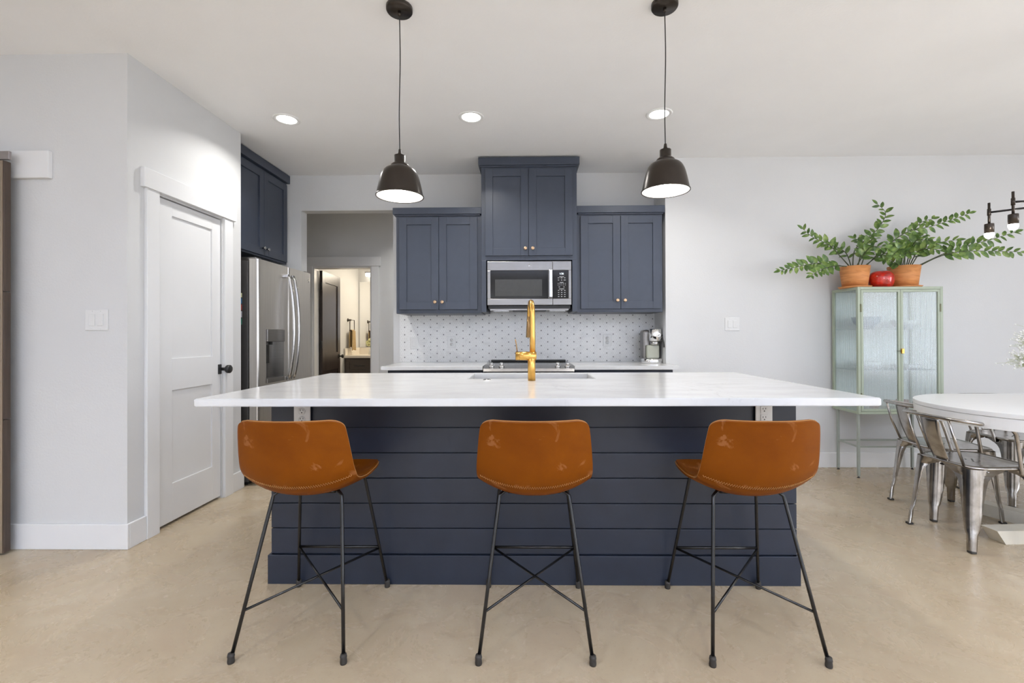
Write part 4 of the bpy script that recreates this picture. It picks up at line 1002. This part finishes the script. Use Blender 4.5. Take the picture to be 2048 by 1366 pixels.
# ================================================================== FLOWERS ON THE TABLE (mostly past the right edge)
T = thing('flower_vase', 'glass vase of airy white baby’s breath on the white table', 'flowers', (3.0, 2.62, .7602)); o = T.location
link('vase', MB(o).lathe([(.001, 0), (.045, 0), (.05, .01), (.04, .09), (.035, .15), (.042, .17), (.038, .17), (.031, .15), (.036, .09), (.045, .014), (.001, .014)], (3.0, 2.62, .7602), seg=32), m_vase, T)
sm = MB(o); fl = MB(o); rnd = random.Random(3)
for tgt in ((2.70, 2.60, 1.045), (2.72, 2.58, 1.12), (2.76, 2.60, 1.15), (2.74, 2.62, 1.00), (2.80, 2.55, 1.20), (2.95, 2.6, 1.22), (3.1, 2.6, 1.2), (3.2, 2.65, 1.1)):
    b = Vector((3.0, 2.62, .79)); tv = Vector(tgt); c = b.lerp(tv, .5) + Vector((.04, 0, .04))
    pts = catmull([b, c, tv], 6); sm.tube(pts, .0012, 5)
    for _ in range(70):
        q = tv + Vector((rnd.gauss(.02, .035), rnd.gauss(0, .03), rnd.gauss(0, .022))); st0 = tv.lerp(c, rnd.uniform(0, .35))
        sm.tube([st0, q], .0006, 4, cap=False); fl.blob(q, rnd.uniform(.0035, .0055), 6)
link('stems', sm, m_gstem, T); fo = link('blossoms', fl, m_petal, T); fo['kind'] = 'stuff'

# ================================================================== POWDER ROOM SEEN THROUGH THE DOOR
T = thing('bathroom_vanity', 'dark wood vanity with pale top seen through the far doorway', 'vanity', (-2.2, 7.3, 0)); o = T.location
link('body', MB(o).box((-2.755, 7.03, .06), (-1.30, 7.615, .838), .002).box((-2.755, 7.09, 0), (-1.30, 7.615, .06)), m_vanity, T)
link('counter', MB(o).box((-2.757, 6.995, .838), (-1.28, 7.617, .876), .004), m_cerw, T)
link('splash', MB(o).box((-2.757, 7.0, .876), (-2.735, 7.617, .985), .003).box((-2.735, 7.597, .876), (-1.28, 7.617, .985), .003), m_cerw, T)
for a, b in ((-2.73, -2.30), (-2.28, -1.82), (-1.80, -1.32)):
    for z0, z1 in ((.62, .82), (.36, .60), (.09, .34)):
        dr = link('drawer', shaker(MB(o), 1, a, b, z0, z1, 7.01, .0195, [(a + .05, b - .05, z0 + .045, z1 - .045)], rec=.008, sgn=-1), m_vanity, T)
        link('pull', MB(o).tube([((a + b) / 2 - .08, 6.985, (z0 + z1) / 2), ((a + b) / 2 + .08, 6.985, (z0 + z1) / 2)], .005, 8).cyl(((a + b) / 2 - .06, 6.985, (z0 + z1) / 2), ((a + b) / 2 - .06, 7.012, (z0 + z1) / 2), .004).cyl(((a + b) / 2 + .06, 6.985, (z0 + z1) / 2), ((a + b) / 2 + .06, 7.012, (z0 + z1) / 2), .004), m_black, dr)
mo = link('wall_mirror', MB((-2.0, 7.61, 1.5)).box((-2.735, 7.612, .99), (-1.25, 7.619, 2.06)), m_mirror); mo.location = (-2.0, 7.61, 1.5)
tag(mo, 'large frameless mirror above the vanity in the far bathroom', 'mirror')
T = thing('towel_ring', 'black square towel ring on the white bathroom wall', 'towel ring', (-2.76, 7.18, 1.42)); o = T.location
link('rosette', MB(o).lathe([(.001, 0), (.028, 0), (.028, .008), (.014, .012), (.012, .055), (.001, .055)], (-2.76, 7.16, 1.42), axis='x', seg=24), m_bronze, T)
link('ring', MB(o).tube([(-2.705, 7.16, 1.42), (-2.70, 7.27, 1.42), (-2.70, 7.275, 1.25), (-2.70, 7.09, 1.25), (-2.70, 7.09, 1.40), (-2.703, 7.15, 1.42)], .006, 10, closed=True), m_bronze, T)
tw = []
for i in range(30):
    z = 1.255 - .30 * i / 29; r = []
    for j in range(25):
        v = j / 24; wd = .062 + .018 * i / 29
        r.append((-2.700 + .022 + .010 * math.sin(v * 15 + .5) * (.4 + .6 * i / 29), 7.182 + (v - .5) * 2 * wd, z - .006 * math.sin(v * 9)))
    tw.append(r)
bk = [[(-2.700 - .022 + .006 * math.sin(j * .6), p[1], p[2] + .04 * (i / 29)) for j, p in enumerate(r)] for i, r in enumerate(tw)]
topr = [[(-2.700 + .024 * math.cos(a), p[1], 1.258 + .012 * math.sin(a)) for p in tw[0]] for a in [PI * q / 6 for q in range(7)]]
wl = MB((-2.70, 7.18, 1.26)).grid(tw).grid(bk).grid(topr)
to = link('hand_towel', wl, m_towel); to.location = (-2.70, 7.18, 1.26); md = to.modifiers.new('thick', 'SOLIDIFY'); md.thickness = .006
tag(to, 'tan hand towel hanging from the black bathroom towel ring', 'towel')
T = thing('hydrangea_vase', 'pale yellow hydrangea in a glass vase on the vanity', 'flowers', (-2.45, 7.30, .876)); o = T.location
link('vase', MB(o).lathe([(.001, 0), (.030, 0), (.034, .01), (.026, .06), (.030, .09), (.027, .09), (.022, .06), (.029, .012), (.001, .012)], (-2.45, 7.30, .8762), seg=24), m_vase, T)
link('stem', MB(o).tube([(-2.45, 7.30, .90), (-2.445, 7.29, .97), (-2.40, 7.28, 1.03)], .004, 6, smooth_path=4).tube([(-2.445, 7.30, .90), (-2.45, 7.29, .98), (-2.47, 7.28, 1.04)], .004, 6, smooth_path=4), m_leaf, T)
hb = MB(o); rnd = random.Random(5)
for c in ((-2.47, 7.28, 1.06), (-2.39, 7.29, 1.05), (-2.43, 7.26, 1.09)):
    for _ in range(60):
        d = Vector((rnd.gauss(0, 1), rnd.gauss(0, 1), rnd.gauss(0, 1))).normalized() * .045; hb.blob(Vector(c) + d, .011, 6, (1, 1, .6))
link('flower_heads', hb, m_yflower, T)
T = thing('vanity_light', 'lit white bar lamp above the bathroom mirror', 'wall lamp', (-1.95, 7.6, 2.2)); o = T.location
link('backplate', MB(o).box((-2.45, 7.58, 2.16), (-1.5, 7.618, 2.22), .004).box((-2.62, 7.52, 2.205), (-1.42, 7.58, 2.215)), m_bronze, T)
link('glass_bar', MB(o).cyl((-2.60, 7.53, 2.17), (-1.43, 7.53, 2.17), .03), m_vlight, T)
area('vanity_glow', (-1.85, 7.45, 2.16), (math.radians(-25), 0, 0), .8, .06, 15, (1, .87, .68))
d = bpy.data.lights.new('bath_light', 'POINT'); d.energy = 16; d.color = (1, .87, .68); d.shadow_soft_size = .08
l = bpy.data.objects.new('bath_light', d); COL.objects.link(l); l.location = (-1.7, 6.9, 2.3)

# unseen downlight added to brighten the hallway
downlight(-1.2, 5.15, 'round recessed ceiling light of the hallway behind the kitchen wall', False, 11)
